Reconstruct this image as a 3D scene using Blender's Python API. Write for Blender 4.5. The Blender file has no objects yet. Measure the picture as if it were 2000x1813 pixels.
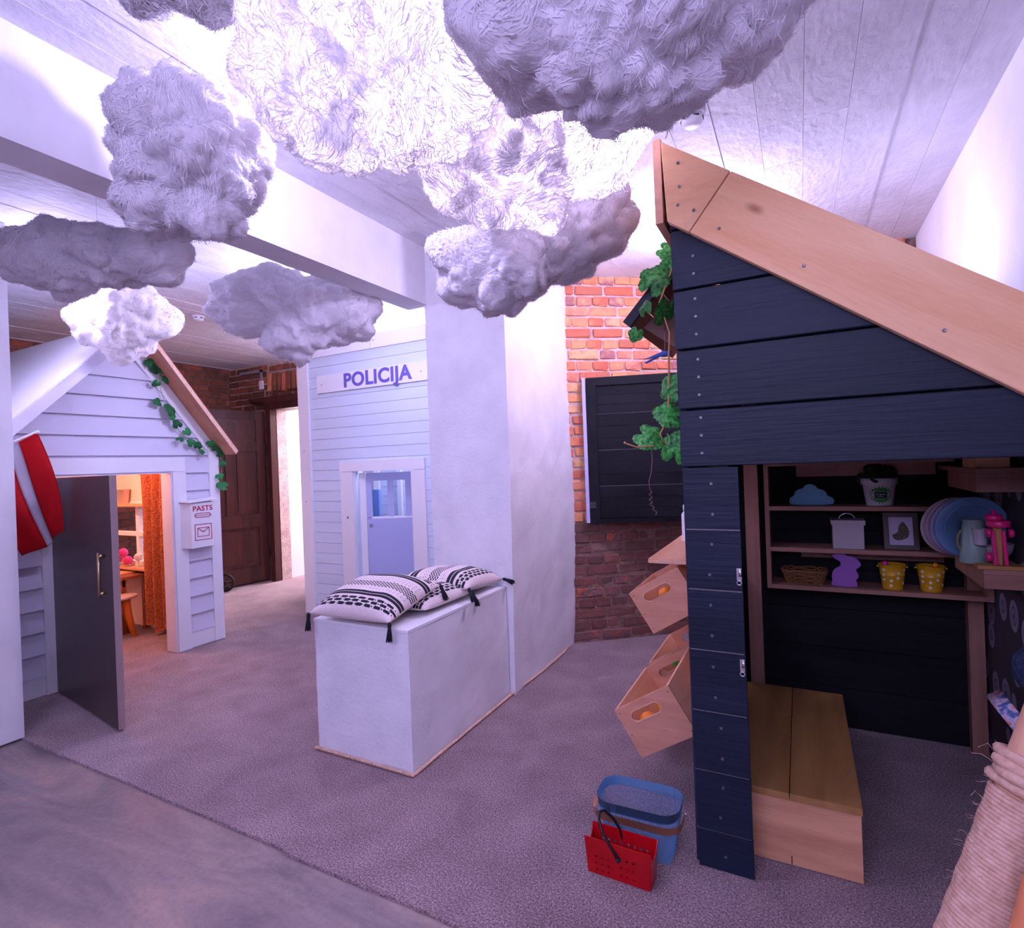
import bpy, bmesh, math, random
from mathutils import Vector, Matrix, noise
from mathutils.geometry import tessellate_polygon
random.seed(7)
SC = bpy.context.scene
COL = SC.collection
PI = math.pi

# ------------------------------------------------------------------ camera
cam_d = bpy.data.cameras.new('camera'); cam = bpy.data.objects.new('camera', cam_d); COL.objects.link(cam)
cam_d.sensor_fit = 'HORIZONTAL'; cam_d.sensor_width = 36.0
cam_d.lens = 36.0 * 1073.69 / 2000.0
cam_d.clip_start = 0.02
_r = Vector((0.8852037, 0.46368001, -0.03761987)); _u = Vector((0.03279011, 0.01847674, 0.99929146)); _f = Vector((-0.46404657, 0.88581006, -0.00115156))
_m = Matrix.Identity(4)
for _i in range(3):
    _m[_i][0] = _r[_i]; _m[_i][1] = _u[_i]; _m[_i][2] = -_f[_i]
_m[0][3], _m[1][3], _m[2][3] = 0.0, 0.0, 1.4
cam.matrix_world = _m
SC.camera = cam

# ------------------------------------------------------------------ world, lights, exposure
W = bpy.data.worlds.new('world'); SC.world = W; W.use_nodes = True
W.node_tree.nodes['Background'].inputs[0].default_value = (0.55, 0.5, 1.0, 1)
W.node_tree.nodes['Background'].inputs[1].default_value = 0.12
SC.view_settings.view_transform = 'Standard'; SC.view_settings.look = 'None'
SC.view_settings.exposure = 0.38; SC.view_settings.gamma = 1.0
SC.view_settings.use_curve_mapping = False
SC.cycles.max_bounces = 5; SC.cycles.diffuse_bounces = 4; SC.cycles.transmission_bounces = 3
SC.cycles.use_adaptive_sampling = True; SC.cycles.adaptive_threshold = 0.15; SC.cycles.adaptive_min_samples = 16
SC.cycles.transparent_max_bounces = 12
SC.cycles.sample_clamp_indirect = 6.0
COOL = (0.66, 0.58, 1.0)
def point(name, loc, w, col=COOL, r=0.08):
    d = bpy.data.lights.new(name, 'POINT'); d.energy = w; d.color = col; d.shadow_soft_size = r
    o = bpy.data.objects.new(name, d); o.location = loc; COL.objects.link(o); return o
def area(name, loc, rot, w, sx, sy, col=COOL):
    d = bpy.data.lights.new(name, 'AREA'); d.energy = w; d.color = col; d.shape = 'RECTANGLE'; d.size = sx; d.size_y = sy
    o = bpy.data.objects.new(name, d); o.location = loc; o.rotation_euler = rot; COL.objects.link(o); return o
point('cloud_bulb_large', (-0.88, 1.22, 2.58), 32, (0.74, 0.66, 1.0), 0.06)
point('cloud_bulb_middle', (-0.56, 1.74, 2.49), 56, (0.74, 0.66, 1.0), 0.06)
point('lamp_between_clouds', (-1.38, 1.31, 2.66), 32, (0.60, 0.54, 1.0), 0.05)
point('cloud_bulb_gable', (-3.92, 2.10, 2.50), 3, (0.80, 0.72, 1.0), 0.05)
point('fill_behind_wide_cloud', (-3.02, 2.75, 2.50), 30, (0.62, 0.58, 1.0), 0.06)  # added fill light that brightens the police front, no fixture there
point('lamp_brick_corner', (-0.55, 3.35, 2.60), 50, (0.68, 0.60, 1.0), 0.07)
point('lamp_over_playhouse', (0.50, 3.15, 2.22), 4.5, (0.60, 0.54, 1.0), 0.07)
point('lamp_behind_left_cloud', (-3.95, 1.66, 2.62), 22, (0.60, 0.54, 1.0), 0.07)
point('lamp_over_station', (-3.1, 4.35, 2.35), 60, (0.60, 0.60, 1.0), 0.10)
point('lamp_post_house', (-5.15, 2.25, 1.75), 30, (1.0, 0.50, 0.34), 0.06)
point('fill_back_corner', (-4.62, 4.42, 2.05), 12, (0.74, 0.60, 0.92), 0.05)  # unseen fill light added for the brick in the far corner
area('lamp_next_room', (-5.4, 6.4, 2.6), (0, 0, 0), 170, 1.2, 1.2, (1.0, 0.86, 1.0))
area('fill_room_rear', (-0.45, -1.3, 2.30), (0.75, 0, 0), 54, 2.2, 1.2, (0.58, 0.53, 1.0))  # added fill light behind the camera, lifts the surfaces facing it

# ------------------------------------------------------------------ materials
MATS = {}
def _nodes(name):
    m = bpy.data.materials.new(name); m.use_nodes = True
    nt = m.node_tree; b = nt.nodes['Principled BSDF']; return m, nt, b
def _n(nt, t, **kw):
    n = nt.nodes.new(t)
    for k, v in kw.items(): setattr(n, k, v)
    return n
def _coords(nt, scale=(1, 1, 1), rnd=True):
    tc = _n(nt, 'ShaderNodeTexCoord'); mp = _n(nt, 'ShaderNodeMapping'); mp.inputs['Scale'].default_value = scale
    nt.links.new(tc.outputs['Object'], mp.inputs[0])
    if rnd:
        oi = _n(nt, 'ShaderNodeObjectInfo'); ad = _n(nt, 'ShaderNodeVectorMath', operation='ADD'); ml = _n(nt, 'ShaderNodeMath', operation='MULTIPLY')
        ml.inputs[1].default_value = 37.0; nt.links.new(oi.outputs['Random'], ml.inputs[0])
        nt.links.new(mp.outputs[0], ad.inputs[0]); nt.links.new(ml.outputs[0], ad.inputs[1])
        return ad.outputs[0]
    return mp.outputs[0]
def mat(name, c, c2=None, scale=8.0, rough=0.6, bump=0.0, bscale=60.0, stretch=(1, 1, 1), metal=0.0, spec=0.4, vary=0.0, detail=4, lo=0.35, hi=0.65, bdist=0.004, sheen=0.0, trans=0.0, translucent=0.0):
    if name in MATS: return MATS[name]
    m, nt, b = _nodes(name); L = nt.links.new
    b.inputs['Roughness'].default_value = rough; b.inputs['Metallic'].default_value = metal
    b.inputs['Specular IOR Level'].default_value = spec
    b.inputs['Sheen Weight'].default_value = sheen; b.inputs['Transmission Weight'].default_value = trans
    v = _coords(nt, stretch)
    col = None
    if c2 is not None:
        nz = _n(nt, 'ShaderNodeTexNoise'); nz.inputs['Scale'].default_value = scale; nz.inputs['Detail'].default_value = detail
        L(v, nz.inputs['Vector']); rp = _n(nt, 'ShaderNodeValToRGB')
        rp.color_ramp.elements[0].position = lo; rp.color_ramp.elements[1].position = hi
        rp.color_ramp.elements[0].color = (*c, 1); rp.color_ramp.elements[1].color = (*c2, 1)
        L(nz.outputs['Fac'], rp.inputs[0]); col = rp.outputs[0]
    if vary > 0:
        oi = _n(nt, 'ShaderNodeObjectInfo'); mr = _n(nt, 'ShaderNodeMapRange'); mr.inputs[3].default_value = 1 - vary; mr.inputs[4].default_value = 1 + vary
        L(oi.outputs['Random'], mr.inputs[0]); hs = _n(nt, 'ShaderNodeHueSaturation'); L(mr.outputs[0], hs.inputs['Value'])
        if col is None: hs.inputs['Color'].default_value = (*c, 1)
        else: L(col, hs.inputs['Color'])
        col = hs.outputs[0]
    if col is None: b.inputs['Base Color'].default_value = (*c, 1)
    else: L(col, b.inputs['Base Color'])
    if bump > 0:
        bz = _n(nt, 'ShaderNodeTexNoise'); bz.inputs['Scale'].default_value = bscale; bz.inputs['Detail'].default_value = 3; L(v, bz.inputs['Vector'])
        bp = _n(nt, 'ShaderNodeBump'); bp.inputs['Strength'].default_value = bump; bp.inputs['Distance'].default_value = bdist
        L(bz.outputs['Fac'], bp.inputs['Height']); L(bp.outputs[0], b.inputs['Normal'])
    if translucent > 0:
        tr = _n(nt, 'ShaderNodeBsdfTranslucent'); mx = _n(nt, 'ShaderNodeMixShader'); mx.inputs[0].default_value = translucent
        if col is None: tr.inputs[0].default_value = (*c, 1)
        else: L(col, tr.inputs[0])
        out = nt.nodes['Material Output']; L(b.outputs[0], mx.inputs[1]); L(tr.outputs[0], mx.inputs[2]); L(mx.outputs[0], out.inputs[0])
    MATS[name] = m; return m
def wood(name, c, c2, axis='y', rough=0.5, knots=True, grain=16.0, vary=0.06):
    """plank wood: grain stretched along one axis, bands of figure and sparse dark knots"""
    if name in MATS: return MATS[name]
    m, nt, b = _nodes(name); L = nt.links.new
    st = {'x': (0.09, 1, 1), 'y': (1, 0.09, 1), 'z': (1, 1, 0.09)}[axis]
    v = _coords(nt, st); b.inputs['Roughness'].default_value = rough; b.inputs['Specular IOR Level'].default_value = 0.35
    nz = _n(nt, 'ShaderNodeTexNoise'); nz.inputs['Scale'].default_value = grain; nz.inputs['Detail'].default_value = 5; nz.inputs['Distortion'].default_value = 0.6; L(v, nz.inputs['Vector'])
    fz = _n(nt, 'ShaderNodeTexNoise'); fz.inputs['Scale'].default_value = grain * 14; fz.inputs['Detail'].default_value = 3; L(v, fz.inputs['Vector'])
    mx = _n(nt, 'ShaderNodeMath', operation='MULTIPLY_ADD'); mx.inputs[1].default_value = 0.35; L(fz.outputs['Fac'], mx.inputs[0]); L(nz.outputs['Fac'], mx.inputs[2])
    rp = _n(nt, 'ShaderNodeValToRGB'); rp.color_ramp.elements[0].position = 0.45; rp.color_ramp.elements[1].position = 0.9
    rp.color_ramp.elements[0].color = (*c, 1); rp.color_ramp.elements[1].color = (*c2, 1); L(mx.outputs[0], rp.inputs[0])
    col = rp.outputs[0]
    if knots:
        kv = _coords(nt, tuple(0.45 if s < 1 else 1 for s in st)); vo = _n(nt, 'ShaderNodeTexVoronoi'); vo.inputs['Scale'].default_value = 4.2; L(kv, vo.inputs['Vector'])
        kr = _n(nt, 'ShaderNodeValToRGB'); kr.color_ramp.elements[0].position = 0.02; kr.color_ramp.elements[1].position = 0.075
        kr.color_ramp.elements[0].color = (0.42, 0.25, 0.17, 1); kr.color_ramp.elements[1].color = (1, 1, 1, 1)
        L(vo.outputs['Distance'], kr.inputs[0]); mm = _n(nt, 'ShaderNodeMixRGB', blend_type='MULTIPLY'); mm.inputs[0].default_value = 0.85
        L(col, mm.inputs[1]); L(kr.outputs[0], mm.inputs[2]); col = mm.outputs[0]
    oi = _n(nt, 'ShaderNodeObjectInfo'); mr = _n(nt, 'ShaderNodeMapRange'); mr.inputs[3].default_value = 1 - vary; mr.inputs[4].default_value = 1 + vary
    L(oi.outputs['Random'], mr.inputs[0]); hs = _n(nt, 'ShaderNodeHueSaturation'); L(mr.outputs[0], hs.inputs['Value']); L(col, hs.inputs['Color'])
    L(hs.outputs[0], b.inputs['Base Color'])
    bp = _n(nt, 'ShaderNodeBump'); bp.inputs['Strength'].default_value = 0.12; bp.inputs['Distance'].default_value = 0.002
    L(fz.outputs['Fac'], bp.inputs['Height']); L(bp.outputs[0], b.inputs['Normal'])
    MATS[name] = m; return m

plaster = mat('white plaster', (0.76, 0.75, 0.78), (0.85, 0.84, 0.87), 3, 0.75, 0.25, 45, bdist=0.006)
pier_pl = mat('limewashed pier', (0.78, 0.77, 0.80), (0.88, 0.87, 0.90), 4, 0.8, 0.30, 55, bdist=0.006)
ceil_m = mat('painted board-marked concrete', (0.68, 0.67, 0.71), (0.80, 0.79, 0.83), 6, 0.75, 0.7, 38, (1, 0.6, 1), bdist=0.008, vary=0.012)
groove = mat('ceiling joint', (0.50, 0.49, 0.54))
concrete = None
white_p = mat('white paint', (0.86, 0.85, 0.88), rough=0.5)
lav_p = mat('pale lilac siding paint', (0.66, 0.64, 0.76), (0.70, 0.68, 0.80), 4, 0.5, 0.12, 90, (1, 0.15, 1))
blue_p = mat('pale blue siding paint', (0.66, 0.74, 0.86), (0.70, 0.78, 0.90), 4, 0.55, 0.15, 90, (0.15, 1, 1))
lilac_door = mat('lilac door paint', (0.46, 0.50, 0.78), rough=0.5)
navy = mat('black-blue stained board', (0.0055, 0.0105, 0.026), (0.010, 0.017, 0.040), 7, 0.5, 0.5, 70, (0.06, 1, 1), bdist=0.004, vary=0.10, spec=0.3)
navy_y = mat('black-blue stained wall board', (0.012, 0.016, 0.040), (0.020, 0.026, 0.060), 7, 0.5, 0.4, 70, (1, 0.06, 1), vary=0.12)
black_w = mat('black stained wood', (0.006, 0.006, 0.009), (0.011, 0.011, 0.015), 8, 0.65, 0.3, 80, (0.06, 1, 1), spec=0.15)
pale_edge = mat('bare sawn edge', (0.42, 0.34, 0.33), rough=0.8)
pine_x = wood('pine along x', (0.90, 0.50, 0.30), (0.66, 0.30, 0.16), 'x')
pine_y = wood('pine along y', (0.84, 0.48, 0.31), (0.66, 0.33, 0.20), 'y')
pine_z = wood('pine along z', (0.84, 0.48, 0.31), (0.66, 0.33, 0.20), 'z')
ply = wood('birch plywood', (0.90, 0.50, 0.31), (0.76, 0.36, 0.20), 'y', knots=True, vary=0.05)
ply_x = wood('birch plywood end', (0.70, 0.34, 0.22), (0.56, 0.24, 0.14), 'x', knots=True, vary=0.05)
ply_edge = mat('plywood edge', (0.86, 0.56, 0.42), (0.70, 0.42, 0.30), 60, 0.6)
shelf_w = wood('reddish shelf pine', (0.40, 0.20, 0.15), (0.28, 0.13, 0.09), 'x', knots=False)
shelf_z = wood('reddish post pine', (0.40, 0.20, 0.15), (0.28, 0.13, 0.09), 'z', knots=False)
bench_w = wood('varnished bench pine', (0.42, 0.22, 0.075), (0.30, 0.14, 0.045), 'y', rough=0.3)
bench_f = wood('bench front pine', (0.80, 0.42, 0.24), (0.58, 0.27, 0.15), 'x', rough=0.35)
dark_door = wood('dark mahogany', (0.105, 0.035, 0.028), (0.045, 0.016, 0.016), 'z', rough=0.32, knots=False, grain=9, vary=0.15)
screw_m = mat('steel screw', (0.20, 0.19, 0.20), rough=0.4, metal=0.9)
hole_m = mat('dark screw hole', (0.006, 0.006, 0.01), rough=0.9)
steel = mat('bright steel', (0.75, 0.74, 0.76), rough=0.25, metal=1.0)
brass = mat('antique brass', (0.60, 0.45, 0.24), rough=0.3, metal=1.0)
rope_m = mat('sisal rope', (0.62, 0.36, 0.25), (0.78, 0.52, 0.40), 60, 0.9, 0.4, 220)
leaf_m = mat('green fabric leaf', (0.006, 0.11, 0.016), (0.09, 0.46, 0.09), 4.5, 0.32, 0.6, 9, vary=0.35, translucent=0.2)
leaf_d = mat('dark ivy leaf', (0.01, 0.13, 0.03), (0.03, 0.30, 0.08), 40, 0.4, 0.4, 60, vary=0.4, translucent=0.15)
stem_g = mat('pale green stem', (0.30, 0.50, 0.20), rough=0.5)
stem_o = mat('orange tendril', (0.55, 0.26, 0.10), rough=0.5)
stem_r = mat('purple tendril', (0.20, 0.07, 0.10), rough=0.5)
mortar = mat('lime mortar', (0.50, 0.34, 0.32), (0.66, 0.50, 0.46), 14, 0.95, 0.8, 60, bdist=0.01)
mortar_d = mat('dark old mortar', (0.16, 0.085, 0.065), (0.26, 0.15, 0.12), 14, 0.95, 0.8, 60, bdist=0.01)

def brick_mat(name, stops, rough=0.85):
    m, nt, b = _nodes(name); L = nt.links.new; b.inputs['Roughness'].default_value = rough; b.inputs['Specular IOR Level'].default_value = 0.25
    v = _coords(nt); oi = _n(nt, 'ShaderNodeObjectInfo')
    nz = _n(nt, 'ShaderNodeTexNoise'); nz.inputs['Scale'].default_value = 14; nz.inputs['Detail'].default_value = 4; L(v, nz.inputs['Vector'])
    ma = _n(nt, 'ShaderNodeMath', operation='MULTIPLY_ADD'); ma.inputs[1].default_value = 0.55; ma.inputs[2].default_value = -0.275; L(nz.outputs['Fac'], ma.inputs[0])
    ad = _n(nt, 'ShaderNodeMath', operation='ADD'); L(ma.outputs[0], ad.inputs[0]); L(oi.outputs['Random'], ad.inputs[1])
    rp = _n(nt, 'ShaderNodeValToRGB'); e = rp.color_ramp.elements
    while len(e) < len(stops): e.new(0.5)
    for i, (p, c) in enumerate(stops): e[i].position = p; e[i].color = (*c, 1)
    L(ad.outputs[0], rp.inputs[0]); L(rp.outputs[0], b.inputs['Base Color'])
    bz = _n(nt, 'ShaderNodeTexNoise'); bz.inputs['Scale'].default_value = 38; bz.inputs['Detail'].default_value = 4; L(v, bz.inputs['Vector'])
    bp = _n(nt, 'ShaderNodeBump'); bp.inputs['Strength'].default_value = 0.7; bp.inputs['Distance'].default_value = 0.01; L(bz.outputs['Fac'], bp.inputs['Height']); L(bp.outputs[0], b.inputs['Normal'])
    MATS[name] = m; return m
brick_up = brick_mat('clean orange brick', [(0.0, (0.50, 0.17, 0.10)), (0.25, (0.62, 0.16, 0.09)), (0.45, (0.72, 0.34, 0.15)), (0.65, (0.66, 0.22, 0.15)), (0.85, (0.74, 0.42, 0.20)), (1.0, (0.40, 0.16, 0.15))])
brick_low = brick_mat('sooty dark brick', [(0.0, (0.16, 0.06, 0.055)), (0.3, (0.22, 0.085, 0.07)), (0.6, (0.13, 0.065, 0.06)), (0.8, (0.27, 0.09, 0.07)), (0.93, (0.17, 0.10, 0.10)), (1.0, (0.48, 0.11, 0.06))])
brick_far = brick_mat('brown old brick', [(0.0, (0.20, 0.07, 0.04)), (0.3, (0.30, 0.105, 0.06)), (0.55, (0.17, 0.075, 0.05)), (0.8, (0.34, 0.11, 0.07)), (1.0, (0.50, 0.14, 0.07))])

# ------------------------------------------------------------------ helpers
def obj(name, bm, m, parent=None, smooth=False, bevel=0.0, seg=1, mats=None):
    if bevel > 0:
        bmesh.ops.bevel(bm, geom=[e for e in bm.edges if len(e.link_faces) == 2 and e.calc_face_angle(0) > 0.5], offset=bevel, segments=seg, profile=0.6, affect='EDGES', clamp_overlap=True)
    me = bpy.data.meshes.new(name); bm.to_mesh(me); bm.free()
    for x in (mats or [m]): me.materials.append(x)
    if smooth:
        for p in me.polygons: p.use_smooth = True
    return link(name, me, parent)
def link(name, me, parent=None):
    o = bpy.data.objects.new(name, me); COL.objects.link(o)
    if parent is not None:
        o.parent = parent; o.matrix_parent_inverse = wm(parent).inverted()
    return o
def wm(o):
    m = o.matrix_basis.copy()
    if o.parent is not None: m = wm(o.parent) @ o.matrix_parent_inverse @ m
    return m
def thing(name, label, cat, loc=(0, 0, 0), group=None):
    o = bpy.data.objects.new(name, None); COL.objects.link(o); o.location = loc; o.empty_display_size = 0.05
    return tag(o, label, cat, group)
def tag(o, label, cat, group=None, kind=None):
    o['label'] = label; o['category'] = cat
    if group: o['group'] = group
    if kind: o['kind'] = kind
    return o
def struct(o, label=None):
    o['kind'] = 'structure'
    if label: o['label'] = label
    return o
def B(): return bmesh.new()
def box(bm, x0, x1, y0, y1, z0, z1, M=None):
    v = [Vector((x, y, z)) for x in (x0, x1) for y in (y0, y1) for z in (z0, z1)]
    if M is not None: v = [M @ p for p in v]
    v = [bm.verts.new(p) for p in v]
    for f in ((0, 1, 3, 2), (4, 6, 7, 5), (0, 4, 5, 1), (2, 3, 7, 6), (0, 2, 6, 4), (1, 5, 7, 3)): bm.faces.new([v[i] for i in f])
    return bm
def bx(*a, M=None): return box(B(), *a, M=M)
def prism(bm, pts, d, holes=()):
    """pts: 3-D outline, d: extrusion vector, holes: outlines cut through"""
    loops = [list(map(Vector, pts))] + [list(map(Vector, h)) for h in holes]; d = Vector(d)
    flat = [p for l in loops for p in l]; tri = tessellate_polygon(loops)
    a = [bm.verts.new(p) for p in flat]; b = [bm.verts.new(p + d) for p in flat]
    for t in tri:
        try: bm.faces.new([a[i] for i in t]); bm.faces.new([b[i] for i in reversed(t)])
        except ValueError: pass
    k = 0
    for l in loops:
        n = len(l)
        for i in range(n):
            j = (i + 1) % n
            try: bm.faces.new((a[k + i], a[k + j], b[k + j], b[k + i]))
            except ValueError: pass
        k += n
    bmesh.ops.recalc_face_normals(bm, faces=bm.faces)
    return bm
def tube(bm, pts, r, seg=8, caps=True, closed=False):
    pts = [Vector(p) for p in pts]; n = len(pts); rs = r if isinstance(r, (list, tuple)) else [r] * n
    rings = []; prev = None
    for i, p in enumerate(pts):
        a = pts[(i - 1) % n] if (i > 0 or closed) else p; c = pts[(i + 1) % n] if (i < n - 1 or closed) else p
        t = (c - a); t = t.normalized() if t.length > 1e-9 else Vector((0, 0, 1))
        if prev is None:
            s = t.cross(Vector((0, 0, 1)));  s = s if s.length > 1e-3 else t.cross(Vector((0, 1, 0)))
        else: s = prev - t * prev.dot(t)
        s.normalize(); prev = s; w = t.cross(s)
        rings.append([bm.verts.new(p + (s * math.cos(2 * PI * k / seg) + w * math.sin(2 * PI * k / seg)) * rs[i]) for k in range(seg)])
    m = n if closed else n - 1
    for i in range(m):
        A, C = rings[i], rings[(i + 1) % n]
        for k in range(seg): bm.faces.new((A[k], A[(k + 1) % seg], C[(k + 1) % seg], C[k]))
    if caps and not closed: bm.faces.new(rings[0][::-1]); bm.faces.new(rings[-1])
    return bm
def lathe(bm, prof, M=None, seg=24, cap=True):
    """prof: list of (radius, height) turned round local z"""
    M = M or Matrix.Identity(4); rings = []
    for (r, h) in prof:
        rings.append([bm.verts.new(M @ Vector((max(r, 1e-5) * math.cos(2 * PI * k / seg), max(r, 1e-5) * math.sin(2 * PI * k / seg), h))) for k in range(seg)])
    for A, C in zip(rings, rings[1:]):
        for k in range(seg): bm.faces.new((A[k], A[(k + 1) % seg], C[(k + 1) % seg], C[k]))
    if cap: bm.faces.new(rings[0][::-1]); bm.faces.new(rings[-1])
    return bm
def ball(bm, c, r, sub=2, sc=(1, 1, 1)):
    bmesh.ops.create_icosphere(bm, subdivisions=sub, radius=r, matrix=Matrix.Translation(c) @ Matrix.Diagonal((*sc, 1))); return bm
def T(x, y, z): return Matrix.Translation((x, y, z))
def RX(a): return Matrix.Rotation(a, 4, 'X')
def RY(a): return Matrix.Rotation(a, 4, 'Y')
def RZ(a): return Matrix.Rotation(a, 4, 'Z')
def lettering(name, txt, size, M, m, parent, ext=0.001, bold=0.0):
    c = bpy.data.curves.new(name, 'FONT'); c.body = txt; c.size = size; c.extrude = ext; c.offset = bold; c.align_x = 'CENTER'; c.align_y = 'CENTER'; c.resolution_u = 4; c.space_character = 1.06
    o = bpy.data.objects.new(name, c); COL.objects.link(o); dg = bpy.context.evaluated_depsgraph_get()
    me = bpy.data.meshes.new_from_object(o.evaluated_get(dg)); bpy.data.objects.remove(o); me.transform(M)
    me.materials.clear(); me.materials.append(m); return link(name, me, parent)
SCREW = None
def screw(parent, loc, axis='y', r=0.0045, m=None):
    global SCREW
    if SCREW is None:
        bm = B(); lathe(bm, [(0.9, -0.2), (1.0, 0.0), (0.8, 0.12), (0.3, 0.05), (0.0, 0.02)], seg=10)
        SCREW = bpy.data.meshes.new('screw'); bm.to_mesh(SCREW); bm.free(); SCREW.materials.append(screw_m)
    o = link('screw', SCREW); o.scale = (r, r, r * 0.8); o.location = loc
    o.rotation_euler = {'y': (PI / 2, 0, 0), 'x': (0, PI / 2, 0), 'z': (0, 0, 0)}[axis]
    if parent is not None: o.parent = parent; o.matrix_parent_inverse = wm(parent).inverted()
    return o

# ================================================================== ROOM SHELL
def mat_concrete():
    m, nt, b = _nodes('polished concrete'); L = nt.links.new
    v = _coords(nt, (1, 1, 1), False); v2 = _coords(nt, (0.35, 1.3, 1), False)
    a = _n(nt, 'ShaderNodeTexNoise'); a.inputs['Scale'].default_value = 2.8; a.inputs['Detail'].default_value = 8; a.inputs['Roughness'].default_value = 0.68; a.inputs['Distortion'].default_value = 0.8; L(v2, a.inputs['Vector'])
    r = _n(nt, 'ShaderNodeValToRGB'); e = r.color_ramp.elements; e[0].position = 0.36; e[1].position = 0.66
    e[0].color = (0.155, 0.118, 0.128, 1); e[1].color = (0.40, 0.265, 0.22, 1); k = e.new(0.52); k.color = (0.27, 0.20, 0.195, 1)
    L(a.outputs['Fac'], r.inputs[0])
    c = _n(nt, 'ShaderNodeTexNoise'); c.inputs['Scale'].default_value = 55; c.inputs['Detail'].default_value = 6; L(v, c.inputs['Vector'])
    mr = _n(nt, 'ShaderNodeMapRange'); mr.inputs[3].default_value = 0.72; mr.inputs[4].default_value = 1.25; L(c.outputs['Fac'], mr.inputs[0])
    mm = _n(nt, 'ShaderNodeMixRGB', blend_type='MULTIPLY'); mm.inputs[0].default_value = 1; L(r.outputs[0], mm.inputs[1]); L(mr.outputs[0], mm.inputs[2]); L(mm.outputs[0], b.inputs['Base Color'])
    rr = _n(nt, 'ShaderNodeMapRange'); rr.inputs[3].default_value = 0.24; rr.inputs[4].default_value = 0.52; L(a.outputs['Fac'], rr.inputs[0]); L(rr.outputs[0], b.inputs['Roughness'])
    b.inputs['Specular IOR Level'].default_value = 0.55
    bp = _n(nt, 'ShaderNodeBump'); bp.inputs['Strength'].default_value = 0.25; bp.inputs['Distance'].default_value = 0.004; L(c.outputs['Fac'], bp.inputs['Height']); L(bp.outputs[0], b.inputs['Normal'])
    return m
def mat_carpet():
    m, nt, b = _nodes('mauve loop carpet'); L = nt.links.new
    v = _coords(nt, (1, 1, 1), False)
    big = _n(nt, 'ShaderNodeTexNoise'); big.inputs['Scale'].default_value = 4.5; big.inputs['Detail'].default_value = 5; big.inputs['Distortion'].default_value = 0.5; L(v, big.inputs['Vector'])
    fin = _n(nt, 'ShaderNodeTexNoise'); fin.inputs['Scale'].default_value = 150; fin.inputs['Detail'].default_value = 4; fin.inputs['Roughness'].default_value = 0.75; L(v, fin.inputs['Vector'])
    vor = _n(nt, 'ShaderNodeTexVoronoi'); vor.inputs['Scale'].default_value = 280; L(v, vor.inputs['Vector'])
    ma = _n(nt, 'ShaderNodeMath', operation='MULTIPLY_ADD'); ma.inputs[1].default_value = 1.9; L(fin.outputs['Fac'], ma.inputs[0])
    mb = _n(nt, 'ShaderNodeMath', operation='MULTIPLY'); mb.inputs[1].default_value = 0.30; L(big.outputs['Fac'], mb.inputs[0]); L(mb.outputs[0], ma.inputs[2])
    r = _n(nt, 'ShaderNodeValToRGB'); e = r.color_ramp.elements; e[0].position = 0.30; e[1].position = 0.86
    e[0].color = (0.09, 0.042, 0.052, 1); e[1].color = (0.60, 0.42, 0.44, 1); k = e.new(0.56); k.color = (0.26, 0.168, 0.182, 1)
    sh = _n(nt, 'ShaderNodeMath', operation='SUBTRACT'); sh.inputs[1].default_value = 0.54; L(ma.outputs[0], sh.inputs[0]); L(sh.outputs[0], r.inputs[0]); L(r.outputs[0], b.inputs['Base Color']); b.inputs['Roughness'].default_value = 0.95; b.inputs['Specular IOR Level'].default_value = 0.1
    b.inputs['Sheen Weight'].default_value = 0.25; b.inputs['Sheen Roughness'].default_value = 0.5
    bp = _n(nt, 'ShaderNodeBump'); bp.inputs['Strength'].default_value = 0.8; bp.inputs['Distance'].default_value = 0.004; bp.invert = True
    L(vor.outputs['Distance'], bp.inputs['Height']); L(bp.outputs[0], b.inputs['Normal'])
    return m
struct(obj('floor', bx(-8.2, 0.9, -2.6, 9.0, -0.12, -0.010), mat_concrete()))
def carpet():
    bm = B(); xs = [-7.4 + 0.04 * i for i in range(204)]; top = []; bot = []
    for x in xs:
        y = 1.392 + 0.006 * noise.noise((x * 3, 0, 0)) + 0.003 * noise.noise((x * 21, 3, 0)) - (0.012 if x > -1.75 else 0)
        top.append(bm.verts.new((x, y, 0.0))); bot.append(bm.verts.new((x, y - 0.003, -0.0095)))
    far = [bm.verts.new((x, 9.0, 0.0)) for x in xs]
    for i in range(len(xs) - 1):
        bm.faces.new((bot[i], bot[i + 1], top[i + 1], top[i])); bm.faces.new((top[i], top[i + 1], far[i + 1], far[i]))
    return bm
tag(obj('carpet', carpet(), mat_carpet()), 'mauve loop pile carpet with a straight cut edge on concrete', 'carpet')

ceil = struct(obj('ceiling', bx(-8.2, 0.9, -2.6, 9.0, 2.836, 2.96), groove))
k = 0; x = 0.735
edges = [0.75, 0.585, 0.411, 0.225, 0.06] + [0.06 - 0.172 * i for i in range(1, 46)]
for a, b in zip(edges, edges[1:]):
    if b < -7.3: break
    dz = random.uniform(-0.003, 0.003); y1 = 4.62 if a > -1.5 else (5.0 if a < -2.2 else 4.2)
    cuts = [-2.55, random.uniform(0.2, 3.2), y1]
    for c0, c1 in zip(cuts, cuts[1:]):
        d2 = dz + random.uniform(-0.0015, 0.0015)
        obj('ceiling_board', bx(b + 0.0007, a - 0.0007, c0 + 0.001, c1 - 0.001, 2.820 + d2, 2.840), ceil_m, ceil, bevel=0.0015)

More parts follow.
